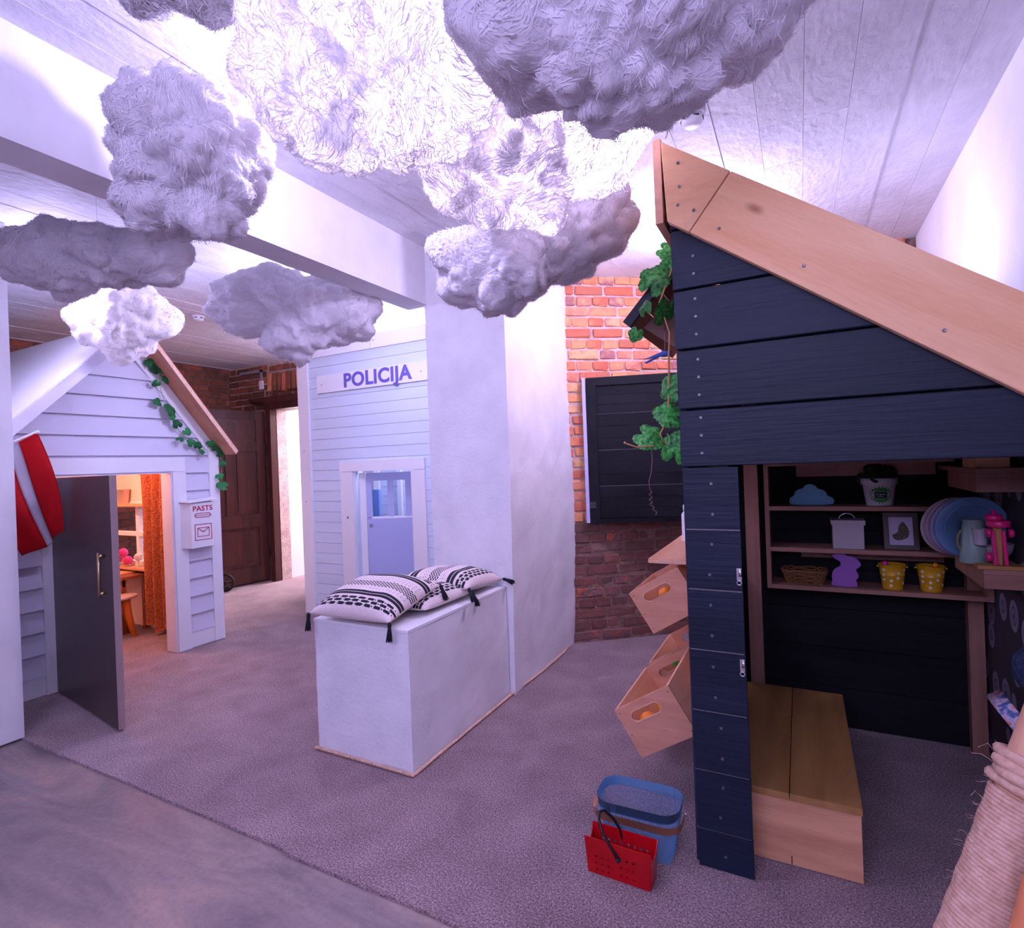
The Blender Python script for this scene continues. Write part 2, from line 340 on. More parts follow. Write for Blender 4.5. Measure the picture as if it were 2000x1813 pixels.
def rough_box(x0, x1, y0, y1, z0, z1, step=0.06, amp=0.006, fq=5.0, soft=0.0):
    bm = B(); box(bm, x0, x1, y0, y1, z0, z1)
    for ax, (a, b) in enumerate(((x0, x1), (y0, y1), (z0, z1))):
        n = max(1, int((b - a) / step))
        for i in range(1, n):
            co = [0, 0, 0]; co[ax] = a + (b - a) * i / n; no = [0, 0, 0]; no[ax] = 1
            bmesh.ops.bisect_plane(bm, geom=bm.verts[:] + bm.edges[:] + bm.faces[:], plane_co=co, plane_no=no)
    bm.normal_update()
    for v in bm.verts:
        n = noise.noise(v.co * fq) + 0.5 * noise.noise(v.co * fq * 2.7)
        v.co += v.normal * (n * amp)
    return bm
beam = struct(obj('ceiling_beam', rough_box(-2.290, -2.118, -2.55, 2.96, 2.452, 2.83, 0.12, 0.003), plaster, smooth=False))
pier = B(); rough_box
bm = rough_box(-2.135, -1.552, 2.93, 3.98, 0.0, 2.83, 0.07, 0.007, 4.0)
for v in bm.verts:
    if v.co.x > -1.7: v.co.x -= 0.018 * max(0, 1 - v.co.z / 1.1) * (1 + 0.6 * (v.co.y - 2.93)); v.co.x += 0.016 * max(0, v.co.y - 3.3) * math.sin(v.co.z * 2.2)
struct(obj('wall_middle', bm, pier_pl, smooth=False))
struct(obj('wall_right', rough_box(0.737, 0.86, -2.5, 4.7, 0.0, 2.83, 0.25, 0.004, 2.0), plaster))
struct(obj('wall_left', bx(-8.2, -3.815, -2.5, 1.404, 0.0, 2.83), plaster, bevel=0.006))
struct(obj('wall_rear', bx(-3.9, 0.86, -2.62, -2.5, 0.0, 2.83), plaster))

BRV = {}
def brick_mesh(L, H, D, v, m):
    key = (L, H, D, v, m.name)
    if key in BRV: return BRV[key]
    rnd = random.Random(v * 31 + int(L * 1000)); bm = B(); box(bm, -L / 2, L / 2, -D / 2, D / 2, -H / 2, H / 2)
    bmesh.ops.bevel(bm, geom=bm.edges[:], offset=0.008, segments=1, affect='EDGES')
    for q in bm.verts: q.co += Vector((rnd.uniform(-1, 1) * 0.006, rnd.uniform(-1, 1) * 0.005, rnd.uniform(-1, 1) * 0.005))
    me = bpy.data.meshes.new('brick'); bm.to_mesh(me); bm.free(); me.materials.append(m); BRV[key] = me; return me
def brick_wall(parent, P0, ang, length, z0, z1, mfun, pitch=0.083, bl=0.262, gap=0.014, holes=(), seed=1, proud=0.012, umin=0.0):
    rnd = random.Random(seed); d = Vector((math.cos(ang), math.sin(ang), 0)); nrm = Vector((d.y, -d.x, 0)); row = 0; z = z0
    while z + pitch * 0.6 < z1:
        h = pitch * rnd.uniform(0.97, 1.03); u = umin - rnd.uniform(0, bl); header = (row % 2 == 1)
        while u < length:
            L = bl * 0.5 if (header or rnd.random() < 0.14) else bl * rnd.choice((1.0, 1.0, 0.92))
            a, b = max(u, umin), min(u + L, length); cu = (a + b) / 2; cz = z + h / 2
            if b - a > 0.05 and not any(b > q[0] and a < q[1] and cz > q[2] and cz < q[3] for q in holes):
                bw = round((b - a - gap) / 0.02) * 0.02
                m = mfun(cu, cz, rnd); me = brick_mesh(round(bw, 3), round(pitch - gap, 4), 0.05, rnd.randrange(5), m)
                o = link('brick', me); p = Vector((P0[0], P0[1], 0)) + d * cu + nrm * (proud - 0.025 + rnd.uniform(-0.006, 0.006)); p.z = cz
                o.location = p; o.rotation_euler = (rnd.uniform(-.02, .02), rnd.uniform(-.012, .012), ang + rnd.uniform(-.02, .02))
                o.parent = parent; o.matrix_parent_inverse = wm(parent).inverted()
            u += L
        z += h; row += 1
def slab_wall(name, P0, ang, length, z0, z1, m, th=0.12, parent=None):
    M = T(P0[0], P0[1], 0) @ RZ(ang); return obj(name, bx(0, length, 0, th, z0, z1, M=M), m, parent)
# diagonal brick wall between the white pier and the dark playhouse, with its dark sooty foot
A1 = math.radians(38)
wd = struct(slab_wall('wall_diagonal', (-1.62, 3.915), A1, 1.14, 0.0, 2.83, mortar))
slab_wall('sooty_mortar', (-1.615, 3.909), A1, 1.12, 0.0, 0.97, mortar_d, 0.02, wd)
def diag_m(u, z, r):
    k = 0.97 + 0.1 * noise.noise((u * 3, z * 2, 5)); 
    return brick_low if z < k - 0.06 + r.uniform(-.05, .05) else brick_up
brick_wall(wd, (-1.62, 3.915), A1, 1.10, 0.01, 2.83, diag_m, seed=4, proud=0.014, umin=0.03)
wb = struct(obj('wall_back', bx(-0.80, 0.76, 4.56, 4.7, 0, 2.83), mortar_d))
brick_wall(wb, (-0.78, 4.56), 0, 1.50, 0.01, 2.82, diag_m, seed=9, proud=0.03)
# brick corner of the back room
wl = struct(obj('wall_far_left', bx(-7.0, -6.87, 1.404, 5.1, 0, 2.83), mortar_d))
brick_wall(wl, (-6.87, 2.05), PI / 2, 2.84, 0.42, 2.82, lambda u, z, r: brick_far, seed=12, proud=0.012)
wf = struct(obj('wall_far_back', prism(B(), [(-6.9, 4.89, 0), (-6.9, 4.89, 2.83), (-1.9, 4.89, 2.83), (-1.9, 4.89, 0), (-5.10, 4.89, 0), (-5.10, 4.89, 2.2), (-5.98, 4.89, 2.2), (-5.98, 4.89, 0)], (0, 0.16, 0)), mortar))
brick_wall(wf, (-6.87, 4.89), 0, 0.78, 2.22, 2.82, lambda u, z, r: brick_far, seed=15, proud=0.012)
for i in range(11):                                      # soldier course over the doorway
    me = brick_mesh(0.235, 0.068, 0.05, i % 5, brick_up if i % 3 == 0 else brick_far)
    o = link('brick', me); o.location = (-6.04 + i * 0.088, 4.876, 2.55 + 0.004 * (i - 5) ** 2 * 0.1); o.rotation_euler = (0, PI / 2 + 0.035 * (5 - i) * 0.6, 0); o.parent = wf; o.matrix_parent_inverse = wm(wf).inverted()
brick_wall(wf, (-6.87, 4.89), 0, 1.85, 2.70, 2.82, lambda u, z, r: brick_far, seed=16, proud=0.012, umin=0.8)
brick_wall(wf, (-6.87, 4.89), 0, 1.85, 2.36, 2.43, lambda u, z, r: brick_far, seed=17, proud=0.012, umin=0.8)
brick_wall(wf, (-4.60, 4.89), 0, 1.0, 0.75, 1.7, lambda u, z, r: brick_up if r.random() < .4 else brick_low, seed=18, proud=0.012)
struct(obj('wall_next_room', bx(-7.2, -3.6, 6.9, 7.0, 0, 2.83), white_p))
struct(obj('wall_next_room_side', bx(-6.28, -6.18, 5.05, 6.9, 0, 2.83), white_p))
struct(obj('trim_1', bx(-6.03, -5.982, 5.05, 5.34, 0, 2.2), white_p))
# grey filled cable chase and sensor box on the back wall
tag(obj('alarm_sensor', bx(-6.235, -6.165, 4.855, 4.876, 2.49, 2.60), white_p, bevel=0.006, seg=2), 'small white plastic sensor box on brick above the dark door', 'sensor')
chase = mat('grey filler', (0.30, 0.27, 0.30), (0.38, 0.34, 0.36), 20, 0.9)
obj('cable_chase', box(bx(-6.215, -6.18, 4.858, 4.872, 2.60, 2.745), -6.62, -6.18, 4.858, 4.872, 2.715, 2.75), chase, wf)
# dark door frame
fr = struct(obj('trim_2', bx(-6.06, -5.98, 4.80, 4.90, 0, 2.2), dark_door, bevel=0.006))
obj('head_casing', bx(-6.08, -5.0, 4.80, 4.90, 2.2, 2.29), dark_door, fr, bevel=0.006)
obj('cornice', prism(B(), [(-6.30, 4.89, 2.29), (-6.30, 4.80, 2.29), (-6.30, 4.74, 2.335), (-6.30, 4.74, 2.36), (-6.30, 4.89, 2.36)], (1.3, 0, 0)), dark_door, fr)
# dark panelled door, swung open against the left wall
Hx, Hy = -6.15, 4.84; DA = math.atan2(4.30 - 4.955, -6.276 + 6.165)
MD = T(Hx, Hy, 0.02) @ RZ(DA)
door = struct(thing('door_1', 'dark mahogany panelled door swung open beside the doorway', 'door', (Hx, Hy, 0)))
w_, h_ = 0.92, 2.17
def dp(name, u0, u1, z0, z1, t0=-0.022, t1=0.022, bev=0.006): return obj(name, bx(u0, u1, t0, t1, z0, z1, M=MD), dark_door, door, bevel=bev)
dp('stile', 0, 0.12, 0, h_); dp('stile', w_ - 0.12, w_, 0, h_); dp('mullion', 0.42, 0.52, 0.86, 1.66)
for z0, z1 in ((0, 0.20), (0.70, 0.86), (1.66, 1.78), (2.06, h_)): dp('rail', 0.12, w_ - 0.12, z0, z1)
for u0, u1, z0, z1 in ((0.12, w_ - 0.12, 0.2, 0.7), (0.12, 0.42, 0.86, 1.66), (0.52, w_ - 0.12, 0.86, 1.66), (0.12, w_ - 0.12, 1.78, 2.06)):
    pn = obj('panel', bx(u0, u1, -0.008, 0.008, z0, z1, M=MD), dark_door, door)
    for s in (-1, 1):
        o2 = obj('raised_field', bx(u0 + 0.045, u1 - 0.045, s * 0.009, s * 0.017, z0 + 0.045, z1 - 0.045, M=MD), dark_door, pn, bevel=0.007)
obj('hinge', bx(-0.012, 0.012, -0.035, 0.035, 1.62, 1.74, M=MD), screw_m, door, bevel=0.003)
obj('hinge', bx(-0.012, 0.012, -0.035, 0.035, 0.30, 0.42, M=MD), screw_m, door, bevel=0.003)

# ------------------------------------------------------------------ plastered bench block + rope
bench = thing('plaster_bench', 'white plastered bench block built against the front of the white pier', 'bench', (-1.9, 2.45, 0))
obj('block', rough_box(-2.192, -1.602, 1.978, 2.925, 0.0, 0.642, 0.05, 0.004, 6), pier_pl, bench)
obj('top_board', bx(-2.196, -1.600, 1.974, 2.925, 0.644, 0.658), white_p, bench, bevel=0.003)
def rope(path, r=0.0075, pitch=0.034, strands=3, step=0.0055, seg=5):
    bm = B(); pts = [Vector(p) for p in path]; P = []; acc = 0
    for a, b in zip(pts, pts[1:]):
        n = max(1, int((b - a).length / step))
        for i in range(n): P.append(a.lerp(b, i / n))
    P.append(pts[-1])
    for s in range(strands):
        q = []
        for i, p in enumerate(P):
            t = (P[min(i + 1, len(P) - 1)] - P[max(i - 1, 0)]).normalized(); side = t.cross(Vector((0, 0, 1)))
            side = side.normalized() if side.length > 1e-3 else Vector((1, 0, 0)); up = side.cross(t)
            ph = 2 * PI * (i * step / pitch + s / strands); q.append(p + (side * math.cos(ph) + up * math.sin(ph)) * r * 0.55)
        tube(bm, q, r * 0.62, seg)
    return bm
tag(obj('floor_rope', rope([(-2.205, 1.965, 0.010), (-1.590, 1.963, 0.010), (-1.585, 2.92, 0.010), (-1.565, 3.3, 0.010), (-1.572, 3.7, 0.010), (-1.592, 3.88, 0.010)]), rope_m, smooth=True), 'twisted sisal rope laid along the foot of bench and pier', 'rope')

# ------------------------------------------------------------------ smoke detectors
def detector(loc, label):
    t = thing('smoke_detector', label, 'smoke detector', (loc[0], loc[1], 2.78), 'round smoke detectors on the ceiling')
    M = T(loc[0], loc[1], 2.822) @ RX(PI)
    obj('base', lathe(B(), [(0.052, 0), (0.052, 0.012), (0.046, 0.016)], M), white_p, t, True)
    obj('dome', lathe(B(), [(0.044, 0.016), (0.044, 0.03), (0.034, 0.044), (0.012, 0.048)], M), white_p, t, True)
    for a in range(6):
        obj('slot', bx(0.036, 0.0455, -0.012, 0.012, 0.021, 0.028, M=M @ RZ(a * PI / 3)), hole_m, t)
detector((-0.351, 2.40), 'round white smoke detector on ceiling above the dark playhouse')
detector((-4.71, 3.07), 'round white smoke detector on ceiling behind the lilac playhouse')

# ================================================================== LILAC PLAYHOUSE (post office)
FX = -4.42
def gl(z): return 1.567 + (z - 1.734) / 1.04 + 0.01
def gr(z): return 3.012 - (z - 1.588) / 1.276 - 0.012
lh = thing('playhouse', 'lilac weatherboarded playhouse with white trim, gabled roof and open doorway', 'playhouse', (-5.3, 2.25, 0))
wall_w = mat('inner wall warm-lit tint', (0.80, 0.60, 0.55), (0.84, 0.64, 0.58), 3, 0.7)  # salmon of the warm interior light is put into this wall colour
fw_ = prism(B(), [(FX - 0.012, 1.42, 0.0), (FX - 0.012, 1.42, 1.55), (FX - 0.012, 2.297, 2.47), (FX - 0.012, 2.99, 1.59), (FX - 0.012, 2.99, 0.0), (FX - 0.012, 2.605, 0.0), (FX - 0.012, 2.605, 1.435), (FX - 0.012, 1.825, 1.435), (FX - 0.012, 1.825, 0.0)], (-0.03, 0, 0))
obj('front_wall', fw_, wall_w, lh)
EZ = [0.13 + 0.1436 * i for i in range(17)]
def lap(y0a, y1a, y0b, y1b, z0, z1):
    """one lapped board: (y0a,y1a) at its foot, (y0b,y1b) at its head, foot standing proud"""
    bm = B(); xi = FX - 0.012
    v = [bm.verts.new(p) for p in ((xi, y0a, z0), (xi, y1a, z0), (xi, y1b, z1), (xi, y0b, z1), (FX + 0.020, y0a, z0), (FX + 0.020, y1a, z0), (FX - 0.004, y1b, z1), (FX - 0.004, y0b, z1))]
    for f in ((4, 5, 6, 7), (0, 3, 2, 1), (0, 1, 5, 4), (1, 2, 6, 5), (2, 3, 7, 6), (3, 0, 4, 7)): bm.faces.new([v[i] for i in f])
    return bm
for z0, z1 in zip(EZ, EZ[1:]):
    z1 += 0.004
    segs = []
    if z1 < 1.47: segs = [(1.42, 1.742), (2.708, 2.912)]
    elif z0 < 1.55: segs = [(1.42, 2.912)]
    else: segs = [(max(1.42, gl(z0)), min(2.912 if z0 < 1.6 else 9, gr(z0)))]
    for a, b in segs:
        if z0 < 1.55: obj('siding_board', lap(a, b, a, b, z0, z1), lav_p, lh)
        elif z1 < 2.40: obj('siding_board', lap(a, b, max(1.42, gl(z1)), gr(z1), z0, z1), lav_p, lh)
        else: obj('siding_board', lap(a, b, 2.29, 2.31, z0, 2.46), lav_p, lh)
def lp(name, y0, y1, z0, z1, x0=FX - 0.005, x1=FX + 0.028, m=white_p): return obj(name, bx(x0, x1, y0, y1, z0, z1), m, lh, bevel=0.003)
lp('door_casing', 1.742, 1.825, 0.004, 1.435); lp('door_casing', 2.605, 2.708, 0.004, 1.435); lp('door_header', 1.735, 2.706, 1.437, 1.548, x1=FX + 0.028)
lp('skirting_board', 1.42, 1.742, 0.004, 0.132, x1=FX + 0.014); lp('skirting_board', 2.708, 2.912, 0.004, 0.132, x1=FX + 0.014)
lp('corner_board', 2.912, 3.0, 0.004, 1.60, x1=FX + 0.022)
lp('jamb_lining', 2.59, 2.605, 0.004, 1.43, x0=FX - 0.11, x1=FX + 0.02, m=lav_p); lp('jamb_lining', 1.825, 1.838, 0.004, 1.43, x0=FX - 0.11, x1=FX + 0.02, m=lav_p)
# rake board under the right-hand slope
def sl(y): return 1.588 - 1.276 * (y - 3.012)
rk = [(FX, 3.0, sl(3.0)), (FX, 2.31, sl(2.31)), (FX, 2.31, sl(2.31) - 0.135), (FX, 2.915, sl(2.915) - 0.128), (FX, 3.0, sl(3.0) - 0.05)]
obj('rake_board', prism(B(), rk, (0.022, 0, 0)), white_p, lh)
# roof: white left slope with its fascia, bare wooden right slope
roof_wood = wood('roof soffit wood', (0.66, 0.30, 0.17), (0.52, 0.21, 0.11), 'y', knots=False, grain=10)
slope_l = obj('roof_slope', prism(B(), [(-4.225, 2.302, 2.50), (-4.225, 2.302, 2.565), (-4.225, 1.42, 1.648), (-4.225, 1.42, 1.581)], (-2.0, 0, 0)), white_p, lh)
obj('fascia', prism(B(), [(-4.20, 2.30, 2.560), (-4.20, 1.42, 1.640), (-4.20, 1.42, 1.545), (-4.20, 2.30, 2.462)], (-0.022, 0, 0)), lav_p, slope_l)
slope_r = obj('roof_slope', prism(B(), [(-4.215, 2.304, 2.50), (-4.215, 2.304, 2.56), (-4.215, 3.055, 1.598), (-4.215, 3.03, 1.566)], (-2.0, 0, 0)), roof_wood, lh)
obj('roof_edge', prism(B(), [(-4.208, 2.304, 2.502), (-4.208, 2.304, 2.542), (-4.208, 3.050, 1.590), (-4.208, 3.03, 1.566)], (-0.007, 0, 0)), ply_edge, slope_r)
# side and back walls with a window towards the brick corner
sw = [(-4.44, 2.965, 0), (-6.25, 2.965, 0), (-6.25, 2.965, 1.6), (-4.44, 2.965, 1.6)]
wh = [(-6.05, 2.965, 0.60), (-6.05, 2.965, 1.13), (-5.2, 2.965, 1.13), (-5.2, 2.965, 0.60)]
obj('side_wall', prism(B(), sw, (0, 0.03, 0), [wh]), wall_w, lh)
obj('side_wall', bx(-6.25, -4.44, 1.42, 1.45, 0, 1.6), wall_w, lh)
obj('back_wall', prism(B(), [(-6.25, 1.42, 0), (-6.25, 1.42, 1.6), (-6.25, 2.297, 2.47), (-6.25, 2.99, 1.59), (-6.25, 2.99, 0)], (0.03, 0, 0)), wall_w, lh)
win = obj('window_frame', prism(B(), [(-6.09, 2.95, 0.56), (-6.09, 2.95, 1.17), (-5.16, 2.95, 1.17), (-5.16, 2.95, 0.56)], (0, 0.055, 0), [[(-6.04, 2.95, 0.61), (-6.04, 2.95, 1.12), (-5.21, 2.95, 1.12), (-5.21, 2.95, 0.61)]]), white_p, lh)
obj('glazing_bar', bx(-5.60, -5.555, 2.955, 2.995, 0.61, 1.12), white_p, win); obj('glazing_bar', bx(-6.04, -5.21, 2.957, 2.993, 0.845, 0.885), white_p, win)
obj('window_ledge', bx(-6.12, -5.14, 2.86, 2.965, 1.135, 1.158), pine_x, lh, bevel=0.002)
obj('window_ledge', bx(-6.12, -5.14, 2.86, 2.965, 0.545, 0.565), pine_x, lh, bevel=0.002)
# brown door leaf standing open
dl = Vector((-3.375 + 4.393, 1.674 - 1.822, 0)); da = math.atan2(dl.y, dl.x); LM = T(-4.385, 1.832, 0.012) @ RZ(da)
taupe = mat('taupe laminate', (0.078, 0.050, 0.052), (0.086, 0.055, 0.057), 40, 0.35, 0.05, 120)
ld = obj('door_leaf', bx(0, dl.length, -0.034, 0, 0, 1.405, M=LM), taupe, lh, bevel=0.002); ld['label'] = 'taupe door leaf standing open'
obj('edge_band', bx(dl.length, dl.length + 0.003, -0.034, 0, 0, 1.405, M=LM), mat('edge band', (0.28, 0.20, 0.20), rough=0.5), ld)
hd = B(); tube(hd, [LM @ Vector(p) for p in ((0.915, -0.034, 0.745), (0.915, -0.062, 0.745))], 0.009, 10); tube(hd, [LM @ Vector(p) for p in ((0.915, -0.034, 0.955), (0.915, -0.062, 0.955))], 0.009, 10)
tube(hd, [LM @ Vector(p) for p in ((0.915, -0.062, 0.725), (0.915, -0.062, 0.975))], 0.0075, 10); obj('handle', hd, brass, ld, True)['label'] = 'brass bar handle'
for z in (0.2, 0.7, 1.2): obj('hinge', lathe(B(), [(0.007, -0.04), (0.007, 0.04)], LM @ T(-0.006, -0.012, z), 10), steel, ld)

# letter box
lb = thing('letter_box', 'white metal letter box marked PASTS with red envelope sign', 'letter box', (-4.35, 2.76, 0.81))
obj('case', prism(B(), [(-4.398, 2.645, 0.815), (-4.33, 2.700, 0.810), (-4.322, 2.888, 0.813), (-4.398, 2.905, 0.82)], (0, 0, 0.365)), white_p, lb, bevel=0.004)
obj('lid', prism(B(), [(-4.398, 2.640, 1.184), (-4.315, 2.672, 1.176), (-4.300, 2.905, 1.190), (-4.398, 2.915, 1.20)], (0, 0, 0.014)), white_p, lb, bevel=0.003)
red_ink = mat('red print', (0.42, 0.012, 0.045), rough=0.6)
fa = math.atan2(2.888 - 2.700, -4.322 + 4.33); FM = T(-4.3245, 2.794, 1.0) @ RZ(fa) @ RX(PI / 2)
lettering('lettering', 'PASTS', 0.058, FM @ T(0, 0.128, 0), red_ink, lb, 0.0006, 0.0010)
def ring2(bm, pts, w, M):
    """closed flat outline strip of width w"""
    P = [Vector((p[0], p[1], 0)) for p in pts]; n = len(P); c = sum(P, Vector()) / n; o_, i_ = [], []
    for i in range(n):
        a, b, d = P[i - 1], P[i], P[(i + 1) % n]; e1 = (b - a).normalized(); e2 = (d - b).normalized(); nn = Vector((e1.y + e2.y, -e1.x - e2.x, 0))
        nn = nn / max(0.3, nn.length ** 2 / 2); o_.append(M @ (b + nn * w / 2)); i_.append(M @ (b - nn * w / 2))
    return prism(bm, o_, (M.to_3x3() @ Vector((0, 0, 0.0007))), [i_])
s_ = B(); ring2(s_, [(-0.068, 0.073), (-0.055, 0.058), (0.055, 0.058), (0.068, 0.073), (0.055, 0.09), (-0.055, 0.09)], 0.005, FM)
box(s_, -0.066, 0.066, 0.0715, 0.0755, 0, 0.0007, M=FM); obj('slot_sign', s_, red_ink, lb)
s_ = B(); ring2(s_, [(-0.067, -0.125), (0.067, -0.125), (0.067, 0.0), (-0.067, 0.0)], 0.005, FM); ring2(s_, [(-0.047, -0.097), (0.047, -0.097), (0.047, -0.028), (-0.047, -0.028)], 0.005, FM)
prism(s_, [FM @ Vector(p) for p in ((-0.047, -0.03, 0), (0, -0.066, 0), (0.047, -0.03, 0), (0.040, -0.03, 0), (0, -0.059, 0), (-0.040, -0.03, 0))], FM.to_3x3() @ Vector((0, 0, 0.0007)))
obj('envelope_sign', s_, red_ink, lb)

# flag
flag = thing('flag', 'dark red and white striped flag hanging from a short pole', 'flag', (-4.36, 1.45, 1.4))
fr_m = mat('flag red cloth', (0.80, 0.012, 0.022), (0.70, 0.010, 0.02), 9, 0.7, 0.3, 300, translucent=0.12); fw_m = mat('flag white cloth', (0.80, 0.76, 0.86), rough=0.75)
obj('pole', tube(B(), [(-4.40, 1.405, 1.53), (-4.06, 1.617, 1.700)], 0.008, 10), white_p, flag, True)
TOP = [(0, 1.614, 1.696), (.4, 1.537, 1.636), (.6, 1.498, 1.604), (1, 1.425, 1.545)]; BOT = [(0, 1.742, 1.085), (.4, 1.697, 1.022), (.6, 1.650, 0.998), (1, 1.549, 0.955)]
def lerp_t(tab, s):
    for a, b in zip(tab, tab[1:]):
        if s <= b[0] + 1e-9:
            k = (s - a[0]) / (b[0] - a[0]); return a[1] + (b[1] - a[1]) * k, a[2] + (b[2] - a[2]) * k
    return tab[-1][1:]
def flag_piece(s0, s1):
    bm = B(); rows = []; ns, nt_ = max(2, int((s1 - s0) * 24)), 34
    for j in range(nt_ + 1):
        t = j / nt_; row = []
        for i in range(ns + 1):
            s = s0 + (s1 - s0) * i / ns; a, b = lerp_t(TOP, s), lerp_t(BOT, s); kk = t ** 0.9
            y = a[0] + (b[0] - a[0]) * kk + 0.028 * math.sin(PI * t) * (0.6 - s) * 1.4 - 0.035 * s * math.sin(PI * t); z = a[1] + (b[1] - a[1]) * t
            x = -4.07 - 0.10 * s * (1 - t) - 0.05 * t + 0.028 * math.sin(s * 9 + t * 2.5) * (0.25 + t)
            row.append(bm.verts.new((x, y, z)))
        rows.append(row)
    for A, C in zip(rows, rows[1:]):
        for i in range(ns): bm.faces.new((A[i], A[i + 1], C[i + 1], C[i]))
    bmesh.ops.solidify(bm, geom=bm.faces[:], thickness=0.0012)
    return bm
obj('red_stripe', flag_piece(0, .4), fr_m, flag, True); obj('white_stripe', flag_piece(.4, .6), fw_m, flag, True); obj('red_stripe', flag_piece(.6, 1), fr_m, flag, True)

# curtain, stool, table, flowers, bucket inside
curt = thing('curtain', 'orange fluffy curtain hanging just inside the lilac playhouse doorway', 'curtain', (-5.1, 2.85, 0.06))
cm = mat('orange bouclé cloth', (0.72, 0.16, 0.05), (0.86, 0.28, 0.12), 60, 0.95, 1.0, 75, bdist=0.02, sheen=0.3)
bm = B(); rows = []
for j in range(61):
    t = j / 60; row = []
    for i in range(97):
        s = i / 96; x = -5.29 + 0.40 * s + 0.05 * t * (0.5 - s) * -0.6; y = 2.845 + (0.030 + 0.012 * t) * math.sin(s * 2 * PI * 3.2 + 0.5 * math.sin(t * 3)) + 0.010 * noise.noise((s * 40, t * 60, 0))
        row.append(bm.verts.new((x + 0.006 * noise.noise((s * 50, t * 70, 7)), y, 1.46 - t * (1.40 - 0.03 * math.sin(s * 9)))))
    rows.append(row)
for A, C in zip(rows, rows[1:]):
    for i in range(96): bm.faces.new((A[i], A[i + 1], C[i + 1], C[i]))
bmesh.ops.solidify(bm, geom=bm.faces[:], thickness=0.008); obj('cloth', bm, cm, curt, True)
obj('rod', tube(B(), [(-5.5, 2.86, 1.475), (-4.5, 2.86, 1.475)], 0.009, 8), steel, curt, True)
lp('door_stop_panel', 2.700, 2.765, 0.14, 1.19, x0=FX - 0.30, x1=FX - 0.285, m=lav_p)

st = thing('stool', 'round wooden stool with orange legs inside the lilac playhouse', 'stool', (-5.36, 2.66, 0))
obj('seat', lathe(B(), [(0.13, 0.335), (0.145, 0.342), (0.145, 0.358), (0.135, 0.365)], T(-5.36, 2.66, 0), 32), mat('pale stool top', (0.62, 0.45, 0.42), rough=0.4), st, True)
om = mat('orange lacquer', (0.70, 0.19, 0.02), rough=0.35)
for a in (0.5, 2.07, 3.64, 5.21):
    c, s = math.cos(a), math.sin(a); pts = [(-5.36 + c * 0.07, 2.66 + s * 0.07, 0.34), (-5.36 + c * 0.085, 2.66 + s * 0.085, 0.2), (-5.36 + c * 0.13, 2.66 + s * 0.13, 0.0)]
    obj('leg', tube(B(), pts, [0.030, 0.028, 0.022], 8), om, st, True)
tb = thing('table', 'small reddish wooden table under the playhouse window', 'table', (-5.85, 2.83, 0))
red_w = wood('reddish table wood', (0.34, 0.11, 0.05), (0.22, 0.06, 0.03), 'x', rough=0.35)
obj('table_top', bx(-6.2, -5.36, 2.70, 2.945, 0.49, 0.515), red_w, tb, bevel=0.003); obj('apron', bx(-6.18, -5.40, 2.72, 2.74, 0.42, 0.49), red_w, tb)
for x in (-6.17, -5.42):
    for y in (2.73, 2.92): obj('leg', bx(x - 0.02, x + 0.02, y - 0.02, y + 0.02, 0, 0.49), red_w, tb)
tag(obj('place_mat', bx(-5.95, -5.52, 2.72, 2.90, 0.516, 0.526), mat('woven straw', (0.62, 0.30, 0.12), (0.72, 0.40, 0.18), 90, 0.9, 0.6, 160), bevel=0.003), 'woven straw place mat lying on the playhouse table', 'place mat')
bk = thing('bucket', 'small tin bucket on the ledge above the playhouse window', 'bucket', (-5.70, 2.905, 1.16))
tin = mat('dull tin', (0.62, 0.48, 0.42), rough=0.4, metal=0.6)
obj('body', lathe(B(), [(0.040, 0), (0.055, 0.13), (0.058, 0.132), (0.054, 0.132), (0.038, 0.004)], T(-5.70, 2.905, 1.159), 28, False), tin, bk, True)
obj('handle', tube(B(), [(-5.70 + 0.056 * math.cos(a), 2.905 - 0.055 * math.sin(a) * 0.5, 1.275 - 0.05 * math.sin(a)) for a in [PI * i / 14 for i in range(15)]], 0.0025, 6), tin, bk, True)
def bloom(name, label, c, r, m, seed):
    t = thing(name, label, 'flower', (c[0], c[1], c[2] - r)); rnd = random.Random(seed)
    pm = None
    for k in range(34):
        th = math.acos(1 - 2 * (k + .5) / 34); ph = k * 2.39996; d = Vector((math.sin(th) * math.cos(ph), math.sin(th) * math.sin(ph), math.cos(th)))
        if pm is None:
            b_ = B(); ball(b_, (0, 0, 0), 1, 1, (1, .8, .35)); pm = bpy.data.meshes.new('petal'); b_.to_mesh(pm); b_.free(); pm.materials.append(m)
        o = link('petal', pm); o.location = Vector(c) + d * r * 0.75; o.rotation_euler = d.to_track_quat('Z', 'Y').to_euler(); o.rotation_euler.x += rnd.uniform(.3, .9); o.scale = (r * .36,) * 3
        o.parent = t; o.matrix_parent_inverse = wm(t).inverted()
    obj('stem', tube(B(), [(c[0], c[1], 0.567), (c[0], c[1], c[2] - r * 0.5)], 0.004, 6), stem_g, t)
pk = mat('hot pink petal', (0.80, 0.06, 0.30), rough=0.6); pk2 = mat('deep pink petal', (0.60, 0.03, 0.20), rough=0.6); wp = mat('cream petal', (0.80, 0.72, 0.66), rough=0.6)
bloom('flower', 'hot pink pompom flower on the playhouse window ledge, topmost', (-5.74, 2.905, 0.685), 0.050, pk, 1)
bloom('flower', 'deep pink flower on the playhouse window ledge, leftmost', (-5.82, 2.90, 0.625), 0.042, pk2, 2)
bloom('flower', 'pink flower beside the white flower on the playhouse ledge', (-5.64, 2.895, 0.62), 0.046, pk, 3)
bloom('flower', 'cream white flower next to the orange curtain in the playhouse', (-5.47, 2.90, 0.66), 0.042, wp, 4)
for i, (x, lbl) in enumerate(((-5.74, 'leftmost'), (-5.50, 'rightmost'))): pass

